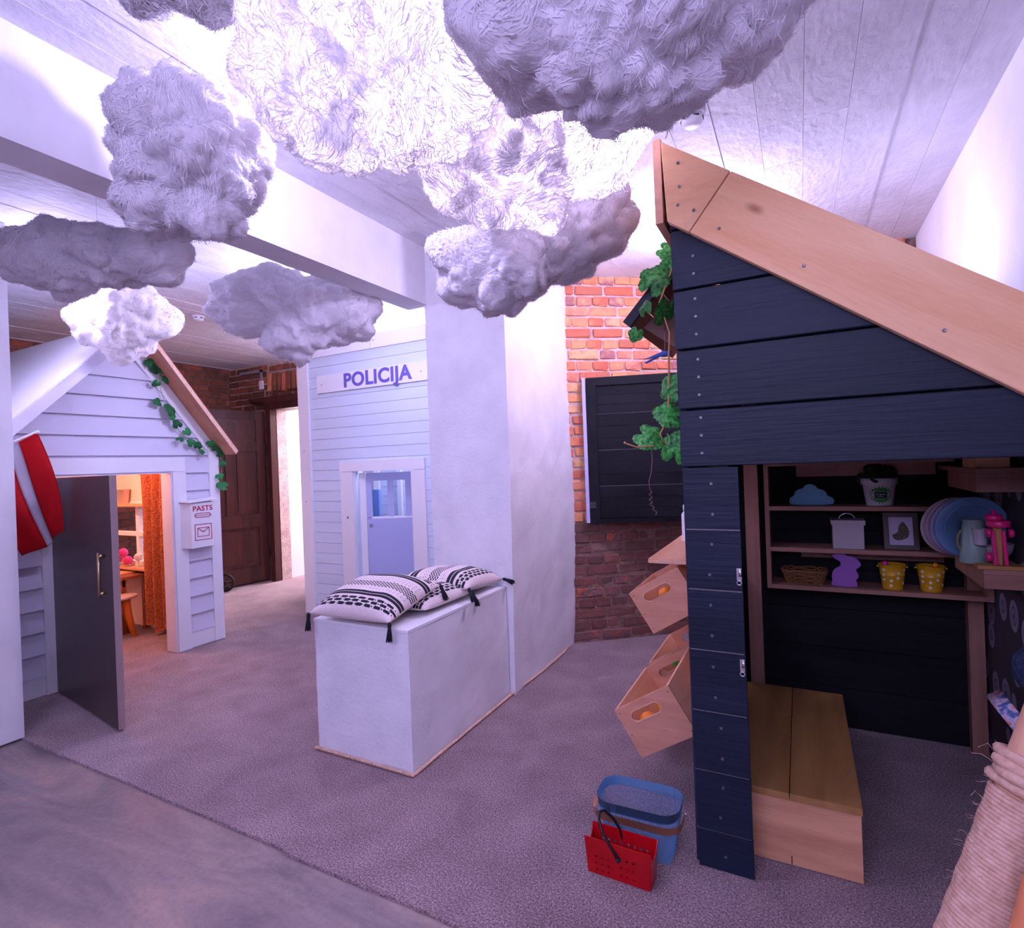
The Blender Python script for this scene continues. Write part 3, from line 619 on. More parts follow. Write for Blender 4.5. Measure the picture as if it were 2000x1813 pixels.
# ivy garland on the right rake
def leaf_mesh(name, m, lobes=5, n=44, cup=0.18, serr=0.05, seed=0):
    rnd = random.Random(seed); bm = B(); c = bm.verts.new((0, 0, 0)); mid = []; out = []
    for i in range(n):
        a = 2 * PI * i / n - PI / 2; base = 0.80 + 0.20 * abs(math.cos(lobes * 0.5 * (a - PI / 2))) ** 0.9
        notch = 1 - 0.6 * math.exp(-((a + PI / 2) / 0.22) ** 2) - 0.6 * math.exp(-((a - 1.5 * PI) / 0.22) ** 2)
        r = base * notch * (1 + serr * (1 if i % 2 else -1)) * (1.12 if 0.9 < a < 2.25 else 1.0)
        x, y = r * math.cos(a), r * math.sin(a); z = lambda q: -cup * q * q + 0.16 * abs(math.cos(lobes * 0.5 * (a - PI / 2))) * q - 0.16 * q + 0.10 * math.sin(a * 2 + 1) * q + rnd.uniform(-.02, .02)
        mid.append(bm.verts.new((x * .55, y * .55, z(.55 * r)))); out.append(bm.verts.new((x, y, z(r))))
    for i in range(n):
        j = (i + 1) % n; bm.faces.new((c, mid[i], mid[j])); bm.faces.new((mid[i], out[i], out[j], mid[j]))
    bm.normal_update(); me = bpy.data.meshes.new(name); bm.to_mesh(me); bm.free(); me.materials.append(m)
    for p in me.polygons: p.use_smooth = True
    return me
IVY = [leaf_mesh('ivy_leaf', leaf_d, 3, 30, 0.25, 0.02, s) for s in range(3)]
def leaf(parent, meshes, loc, size, facing, rnd, tilt=0.6, name='leaf'):
    o = link(name, rnd.choice(meshes)); q = Vector(facing).to_track_quat('Z', 'Y').to_matrix().to_4x4() @ RZ(rnd.uniform(-PI, PI)) @ RX(rnd.uniform(-tilt, tilt)) @ RY(rnd.uniform(-tilt, tilt))
    o.matrix_basis = T(*loc) @ q @ Matrix.Diagonal((size, size, size, 1)); o.parent = parent; o.matrix_parent_inverse = wm(parent).inverted(); return o
ivy = thing('ivy_garland', 'thin garland of small dark ivy leaves along the lilac playhouse gable', 'garland', (-4.36, 2.9, 1.3))
IP = [(2.464, 2.358), (2.503, 2.289), (2.427, 2.266), (2.489, 2.22), (2.539, 2.223), (2.564, 2.154), (2.477, 2.112), (2.499, 1.977), (2.583, 1.923), (2.593, 1.876), (2.622, 1.804), (2.698, 1.754), (2.646, 1.696), (2.736, 1.66), (2.79, 1.636), (2.833, 1.603), (2.901, 1.654), (2.968, 1.616), (2.99, 1.581), (2.991, 1.49), (2.968, 1.386), (2.997, 1.307)]
rnd = random.Random(3)
for i, (y, z) in enumerate(IP):
    big = i in (1, 8, 17, 21)
    leaf(ivy, IVY, (-4.365 + rnd.uniform(0, .03), y, z), (0.050 if big else 0.032) * rnd.uniform(.85, 1.15), (0.9, -0.25, 0.2), rnd, 0.7)
obj('stem', tube(B(), [(-4.372, y, z) for y, z in IP[::1] if True][:1] + [(-4.372, 2.52, 2.25), (-4.375, 2.52, 2.1), (-4.375, 2.56, 1.95), (-4.378, 2.63, 1.80), (-4.378, 2.72, 1.68), (-4.375, 2.83, 1.61), (-4.37, 2.95, 1.62), (-4.385, 3.02, 1.52), (-4.385, 3.01, 1.32)], 0.0025, 5), stem_g, ivy, True)

# toy pram wheel behind the house corner
pr_ = thing('toy_cart', 'black spoked wheel cart half hidden behind the lilac playhouse', 'toy cart', (-6.12, 4.15, 0))
rub = mat('black rubber', (0.012, 0.012, 0.016), rough=0.6)
def torus(bm, c, R_, r, M, n=36, k=10): return tube(bm, [M @ Vector((R_ * math.cos(2 * PI * i / n), R_ * math.sin(2 * PI * i / n), 0)) for i in range(n)], r, k, closed=True)
for yy in (4.19, 3.86):
    M = T(-6.10, yy, 0.108) @ RX(PI / 2) @ RY(0.5 if yy > 4 else 0)
    wh_ = obj('wheel', torus(B(), 0, 0.093, 0.014, M), rub, pr_, True)
    sp = B()
    for a in range(6): tube(sp, [M @ Vector((0, 0, 0)), M @ Vector((0.088 * math.cos(a * PI / 3), 0.088 * math.sin(a * PI / 3), 0))], 0.006, 6)
    lathe(sp, [(0.018, -0.02), (0.018, 0.02)], M, 12); obj('spokes', sp, rub, wh_)
obj('frame', tube(tube(B(), [(-6.10, 4.19, 0.108), (-6.10, 3.86, 0.108)], 0.006, 8), [(-6.10, 4.02, 0.108), (-6.10, 3.9, 0.35), (-6.1, 3.7, 0.62)], 0.008, 8), rub, pr_, True)
obj('tray', bx(-6.22, -5.98, 3.70, 4.02, 0.22, 0.34), red_ink, pr_, bevel=0.01)

# ================================================================== POLICE STATION PLAYHOUSE
PY = 3.87
ph = thing('police_playhouse', 'tall pale blue boarded play police station with POLICIJA sign', 'playhouse', (-3.2, 4.2, 0))
zz = 0.0
for i in range(26):
    z0, z1 = 0.1 * i + 0.0015, 0.1 * (i + 1) - 0.0015
    if z1 > 2.5: continue
    segs = [(-4.24, -3.84), (-2.88, -2.16)] if z1 < 1.42 else ([(-4.24, -2.16)])
    for a, b in segs: obj('siding_board', bx(a, b, PY - 0.006, PY + 0.012, z0, z1), blue_p, ph, bevel=0.0035)
back = mat('joint shadow', (0.35, 0.38, 0.46))
obj('wall_panel', prism(B(), [(-4.36, PY + 0.011, 0), (-4.36, PY + 0.011, 2.6), (-2.15, PY + 0.011, 2.6), (-2.15, PY + 0.011, 0), (-3.013, PY + 0.011, 0), (-3.013, PY + 0.011, 1.38), (-3.694, PY + 0.011, 1.38), (-3.694, PY + 0.011, 0)], (0, 0.02, 0)), back, ph)
def pp(name, x0, x1, z0, z1, y0=PY - 0.026, y1=PY + 0.01, m=white_p): return obj(name, bx(x0, x1, y0, y1, z0, z1), m, ph, bevel=0.003)
pp('corner_board', -4.375, -4.235, 0.004, 2.49); tp = pp('top_board', -4.375, -3.42, 2.492, 2.62, y0=PY - 0.03); pp('top_board', -3.417, -2.15, 2.492, 2.62, y0=PY - 0.03)
pp('door_casing', -3.852, -3.694, 0.004, 1.378); pp('door_casing', -3.013, -2.868, 0.004, 1.378); pp('door_header', -3.855, -2.865, 1.380, 1.478, y0=PY - 0.03)
pp('jamb_lining', -3.694, -3.672, 0.004, 1.378, PY - 0.01, PY + 0.09, blue_p); pp('jamb_lining', -3.030, -3.013, 0.004, 1.378, PY - 0.01, PY + 0.09, blue_p)
sg = obj('sign_board', bx(-4.105, -2.70, PY - 0.028, PY - 0.007, 2.143, 2.31), white_p, ph, bevel=0.003)
blue_ink = mat('blue violet lettering', (0.15, 0.11, 0.46), rough=0.5)
lettering('lettering', 'POLICIJA', 0.178, T(-3.365, PY - 0.0295, 2.226) @ RX(PI / 2) @ Matrix.Diagonal((1.07, 1, 1, 1)), blue_ink, sg, 0.002, 0.0055)
for x, z in ((-4.04, 2.22), (-2.86, 2.22), (-4.30, 2.45), (-3.45, 2.56), (-3.38, 2.56), (-4.2, 2.56), (-4.31, 1.6), (-4.31, 1.1)): screw(ph, (x, PY - 0.031, z), 'y', 0.006)
screw(ph, (-3.77, PY - 0.028, 0.95), 'y', 0.011)
# half door with barred window, ajar inwards
PM = T(-3.645, PY + 0.055, 0.03) @ RZ(math.radians(24))
pd = obj('door_panel', bx(0.03, 0.66, 0.0, 0.022, 0.0, 0.90, M=PM), lilac_door, ph, bevel=0.002)
def pdp(n, u0, u1, z0, z1, t0=0.004, t1=0.03, m=lilac_door): return obj(n, bx(u0, u1, t0, t1, z0, z1, M=PM), m, pd, bevel=0.002)
pdp('stile', 0.0, 0.075, 0.90, 1.33); pdp('stile', 0.60, 0.67, 0.90, 1.33); pdp('rail', 0.075, 0.60, 1.255, 1.33); pdp('rail', 0.03, 0.66, 0.895, 0.915, m=white_p)
for u in (0.23, 0.40): pdp('bar', u, u + 0.05, 0.915, 1.255)
obj('stile', bx(-0.045, 0.028, -0.005, 0.03, 0, 1.335, M=PM), white_p, pd, bevel=0.002)
obj('keyhole_ring', torus(B(), 0, 0.014, 0.0035, PM @ T(0.065, -0.003, 0.835) @ RX(PI / 2), 20, 6), screw_m, pd, True)
# boarded partitions seen through the bars
for i in range(15): obj('inner_board', bx(-4.04, -3.60, 4.62, 4.635, 0.1 * i + 0.002, 0.1 * i + 0.098), blue_p, ph, bevel=0.003)
obj('inner_post', bx(-4.12, -4.045, 4.60, 4.66, 0, 2.5), white_p, ph); obj('inner_post', bx(-3.78, -3.73, 4.58, 4.615, 0, 2.5), white_p, ph)
obj('side_wall', bx(-4.37, -4.35, PY + 0.03, 4.86, 0, 2.6), blue_p, ph)
obj('side_rail', bx(-4.33, -3.7, 4.2, 4.23, 0.0, 1.19), mat('blue-lit panel tint', (0.22, 0.40, 0.80), rough=0.6), ph)  # blue light inside the station is put into this panel's colour

# ================================================================== DARK PLAYHOUSE
BY = 1.942
bh = thing('dark_playhouse', 'black-blue boarded playhouse with pine barge board at right', 'playhouse', (0.2, 2.6, 0))
XR = 0.732
def barge_lo(x): return 2.198 - 0.740 * (x + 0.37)
BZ = [1.363, 1.560, 1.765, 1.970, 2.178, 2.40]
for z0, z1 in zip(BZ, BZ[1:]):
    za, zb = z0 + 0.003, z1 - 0.003; xl = -0.362 - (z0 - 1.36) * 0.012
    xr0 = min(XR, -0.37 + (2.28 - za) / 0.740); xr1 = min(XR, -0.37 + (2.28 - zb) / 0.740)
    if xr1 < xl + 0.02:
        pts = [(xl, BY, za), (xr0, BY, za), (xl, BY, barge_lo(xl) + 0.08)]
    elif xr0 >= XR and xr1 < XR: pts = [(xl, BY, za), (XR, BY, za), (XR, BY, barge_lo(XR) + 0.08), (xr1, BY, zb), (xl, BY, zb)]
    else: pts = [(xl, BY, za), (xr0, BY, za), (xr1, BY, zb), (xl, BY, zb)]
    p = obj('front_board', prism(B(), pts, (0, 0.021, 0)), navy, bh, bevel=0.003)
    for dz in (0.045, 0.105, 0.165):
        if za + dz < min(zb, barge_lo(-0.29) - 0.02): screw(p, (-0.292 - (z0 - 1.36) * 0.01, BY - 0.0006, za + dz), 'y', 0.0052)
obj('bare_edge', bx(-0.34, XR, BY + 0.021, BY + 0.03, 1.37, 1.56), black_w, bh)
PZ = [0.0, 0.129, 0.330, 0.534, 0.742, 0.948, 1.152, 1.363]
for i, (z0, z1) in enumerate(zip(PZ, PZ[1:])):
    p = obj('post_board', bx(-0.3575 + 0.0012 * (6 - i), -0.182 + 0.0008 * (6 - i), BY, BY + 0.021, z0 + 0.0025, z1 - 0.0025), navy, bh, bevel=0.003)
    for dz in (0.052, 0.155):
        if dz < z1 - z0: screw(p, (-0.275 + random.uniform(-.012, .012), BY - 0.0006, z0 + dz), 'y', 0.0052)
    if i: obj('joint_strip', bx(-0.354, -0.183, BY + 0.006, BY + 0.018, z0 - 0.0024, z0 + 0.0024), pale_edge, bh)
obj('post_core', bx(-0.345, -0.190, BY + 0.0215, BY + 0.075, 0, 1.36), black_w, bh)
for z in (1.005, 0.705):
    h_ = obj('hinge', bx(-0.197, -0.182, BY - 0.004, BY + 0.0, z - 0.018, z + 0.022), steel, bh, bevel=0.002)
    obj('knuckle', lathe(B(), [(0.0055, -0.012), (0.0055, 0.012)], T(-0.186, BY - 0.005, z + 0.008), 10), steel, h_, True)
    obj('keeper', torus(B(), 0, 0.007, 0.002, T(-0.190, BY - 0.003, z - 0.026) @ RX(PI / 2), 16, 6), steel, h_, True)
# pine barge board in two pieces
def bt(x): return 2.474 - 0.7345 * (x + 0.385)
obj('barge_board', prism(B(), [(-0.384, BY - 0.034, bt(-0.384)), (-0.168, BY - 0.034, bt(-0.168)), (-0.303, BY - 0.034, barge_lo(-0.303)), (-0.372, BY - 0.034, barge_lo(-0.372))], (0, 0.032, 0)), wood('pine barge', (0.97, 0.60, 0.34), (0.84, 0.42, 0.20), 'x', grain=11), bh, bevel=0.002)
pine_b = MATS['pine barge']
ang = -math.atan(0.737)
# long board: built flat along its own x axis so that the grain follows the slope
Lb = B(); MB_ = T(-0.3, BY - 0.034, 2.165) @ RY(-ang); Mi = MB_.inverted()
pts = [Mi @ Vector(p) for p in ((-0.1655, BY - 0.034, bt(-0.1655)), (XR, BY - 0.034, bt(XR)), (XR, BY - 0.034, barge_lo(XR)), (-0.3005, BY - 0.034, barge_lo(-0.3005)))]
prism(Lb, pts, (0, 0.032, 0)); lo_ = obj('barge_board', Lb, pine_b, None, bevel=0.002); lo_.matrix_basis = MB_; lo_.parent = bh; lo_.matrix_parent_inverse = wm(bh).inverted()
for x, z in ((-0.33, 2.385), (-0.328, 2.305), (-0.335, 2.245), (-0.285, 2.215), (-0.208, 2.137), (0.03, 1.968), (0.365, 1.722)): screw(bh, (x, BY - 0.0355, z), 'y', 0.0055)
obj('ridge_board', bx(-0.412, -0.386, BY - 0.03, 3.3, 2.20, 2.487), pine_y, bh, bevel=0.002)
obj('roof_slope', prism(B(), [(-0.40, BY - 0.002, 2.47), (XR, BY - 0.002, bt(XR) - 0.01), (XR, BY - 0.002, bt(XR) - 0.04), (-0.40, BY - 0.002, 2.435)], (0, 1.35, 0)), black_w, bh)
# side, back and an added light stop
for i in range(11):
    z0 = 0.2 * i
    segs = [(BY + 0.022, 3.24)] if (i < 4 or i > 6) else [(BY + 0.022, 2.42), (3.12, 3.24)]
    for a, b in segs: obj('side_board', bx(-0.362, -0.342, a, b, z0 + 0.002, z0 + 0.198), navy_y, bh, bevel=0.003)
for i in range(11): obj('back_board', bx(-0.342, min(XR - 0.02, -0.385 + (2.43 - 0.2 * i - 0.2) / 0.7345), 3.225, 3.245, 0.2 * i + 0.002, 0.2 * i + 0.198), black_w, bh, bevel=0.003)
obj('back_light_stop', prism(B(), [(-0.36, 3.2455, 0), (XR, 3.2455, 0), (XR, 3.2455, bt(XR) - 0.05), (-0.36, 3.2455, 2.40)], (0, 0.014, 0)), black_w, bh)  # unseen panel added to stop light leaking between the back boards
obj('inner_post', bx(-0.262, -0.197, 3.08, 3.14, 0.0, 1.9), shelf_z, bh, bevel=0.003)
obj('inner_post', bx(0.655, 0.712, 3.17, 3.22, 0.0, 0.87), shelf_z, bh, bevel=0.003)
def wallpaper():
    m, nt, b = _nodes('dark medallion wallpaper'); L = nt.links.new; tc = _n(nt, 'ShaderNodeTexCoord'); mp = _n(nt, 'ShaderNodeMapping'); mp.inputs['Scale'].default_value = (1, 1, 0.8)
    L(tc.outputs['Object'], mp.inputs[0]); vo = _n(nt, 'ShaderNodeTexVoronoi'); vo.inputs['Scale'].default_value = 7.5; vo.inputs['Randomness'].default_value = 0.45; L(mp.outputs[0], vo.inputs['Vector'])
    r = _n(nt, 'ShaderNodeValToRGB'); r.color_ramp.interpolation = 'CONSTANT'; e = r.color_ramp.elements
    st = [(0, (0.06, 0.05, 0.08)), (0.10, (0.20, 0.17, 0.24)), (0.20, (0.08, 0.06, 0.09)), (0.24, (0.24, 0.20, 0.28)), (0.38, (0.045, 0.030, 0.042))]
    while len(e) < len(st): e.new(0.5)
    for i, (p, c) in enumerate(st): e[i].position = p; e[i].color = (*c, 1)
    L(vo.outputs['Distance'], r.inputs[0]); L(r.outputs[0], b.inputs['Base Color']); b.inputs['Roughness'].default_value = 0.7; return m
obj('wallpaper_panel', bx(0.7235, 0.732, BY + 0.03, 3.22, 0.0, 1.75), wallpaper(), bh)
# shelf unit on the back wall
shu = thing('shelf_unit', 'reddish pine three-tier shelf on the back wall of the dark playhouse', 'shelf', (0.27, 3.12, 0.7))
for z in (1.135, 0.931, 0.745): obj('shelf_board', bx(-0.145, 0.60 if z > 1 else 0.70, 3.04, 3.22, z - 0.02, z), shelf_w, shu, bevel=0.002)
obj('top_board', bx(-0.145, 0.60, 3.04, 3.22, 1.335, 1.353), shelf_w, shu, bevel=0.002)
obj('side_panel', bx(-0.166, -0.146, 3.04, 3.22, 0.725, 1.36), shelf_z, shu, bevel=0.002); obj('side_panel', bx(0.701, 0.720, 3.04, 3.22, 0.725, 0.95), shelf_z, shu, bevel=0.002)
obj('batten', bx(-0.02, 0.56, 3.20, 3.224, 1.275, 1.333), shelf_w, shu); obj('batten', bx(-0.01, 0.58, 3.20, 3.224, 0.862, 0.91), shelf_w, shu)
# counter and upper shelf along the right wall
ct = thing('play_counter', 'dark reddish wooden counter along the right wall of the dark playhouse', 'counter', (0.65, 2.9, 0.87))
obj('counter_top', bx(0.587, 0.722, 2.60, 3.215, 0.925, 0.942), shelf_w, ct, bevel=0.002); obj('front_apron', bx(0.587, 0.722, 2.60, 2.62, 0.872, 0.924), shelf_w, ct); obj('side_apron', bx(0.587, 0.605, 2.62, 3.03, 0.872, 0.924), shelf_w, ct)
us = thing('upper_shelf', 'dark boxy upper shelf under the lintel at the right edge', 'shelf', (0.65, 2.9, 1.22))
obj('shelf_board', bx(0.573, 0.722, 2.60, 3.215, 1.297, 1.315), shelf_w, us, bevel=0.002); obj('front_apron', bx(0.573, 0.722, 2.60, 2.62, 1.228, 1.296), shelf_w, us); obj('side_apron', bx(0.573, 0.591, 2.62, 3.03, 1.228, 1.296), shelf_w, us)
bxo = thing('wooden_box', 'small pale wooden box on the upper shelf under the lintel', 'box', (0.63, 2.7, 1.316))
wb_m = wood('pale box wood', (0.70, 0.38, 0.20), (0.56, 0.28, 0.14), 'x', knots=False)
obj('front_panel', bx(0.578, 0.678, 2.622, 2.632, 1.316, 1.42), wb_m, bxo); obj('back_panel', bx(0.578, 0.678, 2.79, 2.80, 1.316, 1.42), wb_m, bxo)
for x in (0.578, 0.668): obj('side_panel', bx(x, x + 0.01, 2.632, 2.79, 1.316, 1.42), wb_m, bxo)
obj('bottom_panel', bx(0.588, 0.668, 2.632, 2.79, 1.316, 1.326), wb_m, bxo)

# ---- things on the shelves
def cut(zx, zy, ox, oz, x0, z0, sx, sz): return (x0 + (zx - ox) / 3.571 * sx, z0 + (oz - zy) / 3.571 * sz)
def smooth_loop(p, it=2):
    for _ in range(it):
        q = []
        for i in range(len(p)):
            a, b = p[i], p[(i + 1) % len(p)]; q += [tuple(a[k] * .75 + b[k] * .25 for k in range(2)), tuple(a[k] * .25 + b[k] * .75 for k in range(2))]
        p = q
    return p
RB = [(655, 955), (648, 938), (662, 915), (655, 890), (665, 850), (690, 825), (722, 815), (725, 782), (690, 768), (662, 745), (668, 728), (692, 732), (692, 708), (712, 698), (745, 715), (770, 742), (800, 738), (838, 755), (868, 790), (865, 806), (842, 826), (828, 832), (850, 870), (846, 892), (828, 902), (840, 935), (836, 958)]
pts = smooth_loop([cut(a, b, 660, 955, 0.120, 0.7465, 0.00208, 0.00246) for a, b in RB], 1)
tag(obj('rabbit_cutout', prism(B(), [(x, 3.075, z) for x, z in pts], (0, 0.018, 0)), mat('purple paint', (0.30, 0.10, 0.42), rough=0.5), bevel=0.0015), 'purple wooden rabbit cutout on the lowest shelf', 'ornament')
CB = [(380, 382), (364, 362), (368, 335), (400, 318), (406, 294), (428, 276), (465, 268), (480, 246), (515, 237), (552, 248), (568, 272), (605, 278), (628, 300), (632, 322), (664, 328), (680, 352), (667, 382)]
pts = smooth_loop([cut(a, b, 365, 382, -0.055, 1.1365, 0.00225, 0.00262) for a, b in CB], 1)
tag(obj('cloud_cutout', prism(B(), [(x, 3.11, z) for x, z in pts], (0, 0.018, 0)), mat('sky blue paint', (0.17, 0.42, 0.62), rough=0.5), bevel=0.0015), 'light blue wooden cloud cutout on the top shelf', 'ornament')
# flower pot with printed wreath and plant
pot = thing('potted_plant', 'white flower pot with green printed wreath and dark leafy plant', 'potted plant', (0.327, 3.11, 1.136))
pw = mat('pot white', (0.60, 0.56, 0.62), rough=0.4); PMx = T(0.327, 3.115, 1.1365)
obj('pot', lathe(B(), [(0.052, 0), (0.054, 0.003), (0.066, 0.098), (0.073, 0.099), (0.074, 0.128), (0.070, 0.130), (0.064, 0.118), (0.060, 0.09)], PMx, 36), pw, pot, True)
obj('soil', lathe(B(), [(0.066, 0.112), (0.03, 0.118), (0.001, 0.119)], PMx, 24), mat('soil', (0.02, 0.014, 0.01), rough=1), pot)
wr = mat('printed green wreath', (0.02, 0.20, 0.03), (0.05, 0.34, 0.06), 160, 0.6)
def conep(a, h, lift=0.0012): r = 0.054 + 0.012 * h / 0.098 + lift; return PMx @ Vector((r * math.sin(a), -r * math.cos(a), h))
bm = B(); n = 40; ins, outs = [], []
for i in range(n):
    a = 2 * PI * i / n; q = 0.037 * (1 + 0.14 * (1 if i % 2 else -1)); outs.append(bm.verts.new(conep(q * 1.2 * math.cos(a) / 0.06, 0.052 + q * math.sin(a)))); ins.append(bm.verts.new(conep(0.010 * 1.2 * math.cos(a) / 0.06, 0.052 + 0.008 * math.sin(a))))
for i in range(n): bm.faces.new((ins[i], ins[(i + 1) % n], outs[(i + 1) % n], outs[i]))
obj('wreath_print', bm, wr, pot)
bm = B(); g = [[bm.verts.new(conep(-0.42 + 0.084 * i, h, 0.0016)) for h in (0.036, 0.067)] for i in range(11)]
for a, b in zip(g, g[1:]): bm.faces.new((a[0], b[0], b[1], a[1]))
obj('label_print', bm, mat('label ink', (0.012, 0.03, 0.03)), pot)
bm = B()
for a0, a1, h0, h1 in ((-0.44, 0.44, 0.0670, 0.0685), (-0.44, 0.44, 0.0345, 0.036), (-0.44, -0.415, 0.036, 0.067), (0.415, 0.44, 0.036, 0.067), (-0.30, -0.16, 0.053, 0.057), (-0.10, 0.06, 0.052, 0.056), (0.12, 0.28, 0.053, 0.057), (-0.2, 0.2, 0.0445, 0.0465)):
    n_ = max(1, int((a1 - a0) / 0.08)); g = [[bm.verts.new(conep(a0 + (a1 - a0) * i / n_, h, 0.0022)) for h in (h0, h1)] for i in range(n_ + 1)]
    for a, b in zip(g, g[1:]): bm.faces.new((a[0], b[0], b[1], a[1]))
obj('label_lines', bm, mat('label white', (0.5, 0.56, 0.52)), pot)
PL = [leaf_mesh('plant_leaf', mat('dusky leaf', (0.008, 0.022, 0.010), (0.02, 0.05, 0.02), 30, 0.5), 3, 24, 0.3, 0.01, s) for s in range(2)]
rnd = random.Random(11)
for k in range(22):
    a = rnd.uniform(0, 2 * PI); r = rnd.uniform(0.0, 0.085); leaf(pot, PL, (0.327 + r * math.cos(a), 3.11 + r * math.sin(a) * .7, 1.27 + rnd.uniform(0.0, 0.05)), 0.034, (math.cos(a) * .6, -0.6, 0.6), rnd, 0.7)
# tin with handle
tn = thing('storage_tin', 'cream lidded tin with wire handle on the middle shelf', 'tin', (0.19, 3.1, 0.932)); tm = mat('cream enamel', (0.46, 0.40, 0.44), rough=0.35)
obj('body', bx(0.128, 0.256, 3.06, 3.17, 0.9318, 1.048), tm, tn, bevel=0.008, seg=3); obj('lid', bx(0.122, 0.262, 3.054, 3.176, 1.046, 1.068), tm, tn, bevel=0.006, seg=2)
obj('handle', tube(B(), [(0.192 + 0.034 * math.cos(a), 3.115, 1.066 + 0.03 * math.sin(a)) for a in [PI * i / 16 for i in range(17)]], 0.003, 8), steel, tn, True)
# picture frame
pf = thing('picture_frame', 'dark wooden picture frame with animal print leaning on the middle shelf', 'picture frame', (0.4, 3.1, 0.932)); FMt = T(0.335, 3.075, 0.9325) @ RX(-0.20)
dkw = mat('dark frame wood', (0.055, 0.022, 0.018), rough=0.4)
obj('frame', prism(B(), [FMt @ Vector(p) for p in ((0, 0, 0), (0.138, 0, 0), (0.138, 0, 0.175), (0, 0, 0.175))], FMt.to_3x3() @ Vector((0, 0.018, 0)), [[FMt @ Vector(p) for p in ((0.022, 0, 0.022), (0.116, 0, 0.022), (0.116, 0, 0.153), (0.022, 0, 0.153))]]), dkw, pf, bevel=0.002)
obj('print_sheet', bx(0.02, 0.118, 0.009, 0.012, 0.02, 0.155, M=FMt), mat('print paper', (0.50, 0.44, 0.56), rough=0.7), pf)
AN = [(0.036, 0.055), (0.036, 0.072), (0.048, 0.076), (0.058, 0.082), (0.062, 0.112), (0.076, 0.132), (0.084, 0.128), (0.096, 0.108), (0.102, 0.085), (0.098, 0.060), (0.080, 0.050), (0.055, 0.043)]
obj('animal_print', prism(B(), [FMt @ Vector((a, 0.0085, b)) for a, b in smooth_loop(AN, 1)], FMt.to_3x3() @ Vector((0, 0.0006, 0))), mat('animal ink', (0.05, 0.04, 0.03), (0.16, 0.13, 0.08), 160, 0.8), pf)
# wicker tray
wk = thing('wicker_tray', 'shallow brown wicker tray on the lowest shelf', 'basket', (0.0, 3.12, 0.746)); wkm = mat('brown wicker', (0.16, 0.065, 0.02), (0.24, 0.10, 0.035), 90, 0.8, 0.8, 140)
for k in range(7):
    f = k / 6; hx, hy, z = 0.082 + 0.018 * f, 0.05 + 0.018 * f, 0.752 + 0.060 * f
    obj('weave_ring', tube(B(), [(0.0 + hx * math.copysign(abs(math.cos(a)) ** .45, math.cos(a)), 3.12 + hy * math.copysign(abs(math.sin(a)) ** .45, math.sin(a)), z + 0.003 * math.sin(a * 14 + k * PI)) for a in [2 * PI * i / 56 for i in range(56)]], 0.0058, 6, closed=True), wkm, wk, True)
obj('base', bx(-0.08, 0.08, 3.07, 3.17, 0.7455, 0.752), wkm, wk)
# two dotted buckets
ym = mat('yellow enamel', (0.58, 0.30, 0.012), rough=0.35); dm = mat('white dot print', (0.62, 0.56, 0.50), rough=0.5)
def dot_bucket(x, label, toy_m, toy_lbl, tx):
    t = thing('dotted_bucket', label, 'bucket', (x, 3.105, 0.746), 'dotted buckets on the lowest shelf'); M = T(x, 3.105, 0.7462)
    obj('body', lathe(B(), [(0.040, 0), (0.041, 0.004), (0.048, 0.065), (0.0495, 0.067), (0.048, 0.069), (0.054, 0.112), (0.057, 0.115), (0.053, 0.115), (0.040, 0.006)], M, 32, False), ym, t, True)
    rnd = random.Random(int(x * 100))
    for k in range(9):
        a = -1.2 + 2.4 * ((k * 0.7548 + .13) % 1.0); h = 0.014 + 0.084 * ((k * 0.5698 + .37) % 1.0); r = 0.040 + 0.0135 * h / 0.112 + 0.0008
        nrm = Vector((math.sin(a), -math.cos(a), 0)); c = M @ Vector((r * math.sin(a), -r * math.cos(a), h))
        obj('dot', lathe(B(), [(0.0065, -0.0003), (0.0065, 0.0006)], T(*c) @ nrm.to_track_quat('Z', 'Y').to_matrix().to_4x4(), 14), dm, t)
    for s in (-1, 1): obj('ear', ball(B(), M @ Vector((s * 0.057, 0, 0.103)), 0.006, 1), ym, t, True)
    tt = tag(obj('toy_ball', tube(ball(B(), (x + tx, 3.075, 0.868), 0.013, 2), [(x + tx, 3.075, 0.865), (x + tx * .4, 3.1, 0.765)], 0.004, 6), toy_m, None, True), toy_lbl, 'toy')
dot_bucket(0.366, 'yellow bucket with white dots beside the purple rabbit', mat('pink plastic', (0.62, 0.02, 0.22), rough=0.3), 'pink knob toy poking out of the left yellow bucket', -0.03)
dot_bucket(0.513, 'yellow bucket with white dots at the right end of the lowest shelf', mat('orange plastic', (0.70, 0.20, 0.01), rough=0.3), 'orange knob toy poking out of the right yellow bucket', 0.012)
# plates
plm = mat('pale blue plate', (0.13, 0.24, 0.42), rough=0.35)
def plate(i, label, m, ox, oy, rr):
    M = T(0.607 + ox, 2.86 + oy, 0.944 + rr * 0.985) @ RZ(0.18) @ RX(PI / 2 + 0.12)
    t = thing('plate', label, 'plate', (0.607 + ox, 2.86 + oy, 0.944), 'plates leaning behind the mug')
    obj('rim', lathe(B(), [(rr * .68, 0.004), (rr * .72, 0.001), (rr * .98, 0.012), (rr, 0.015), (rr * .98, 0.018), (rr * .72, 0.007)], M, 40, False), m, t, True)
    obj('well', lathe(B(), [(rr * .70, 0.0035), (rr * .66, -0.002), (0.001, -0.003), (0.001, -0.007), (rr * .68, -0.006), (rr * .73, 0.003)], M, 40, False), plm, t, True)
pl2 = [plm, mat('lavender plate', (0.26, 0.24, 0.40), rough=0.35), mat('pink grey plate', (0.34, 0.22, 0.30), rough=0.35), mat('cream plate', (0.40, 0.30, 0.32), rough=0.35)]
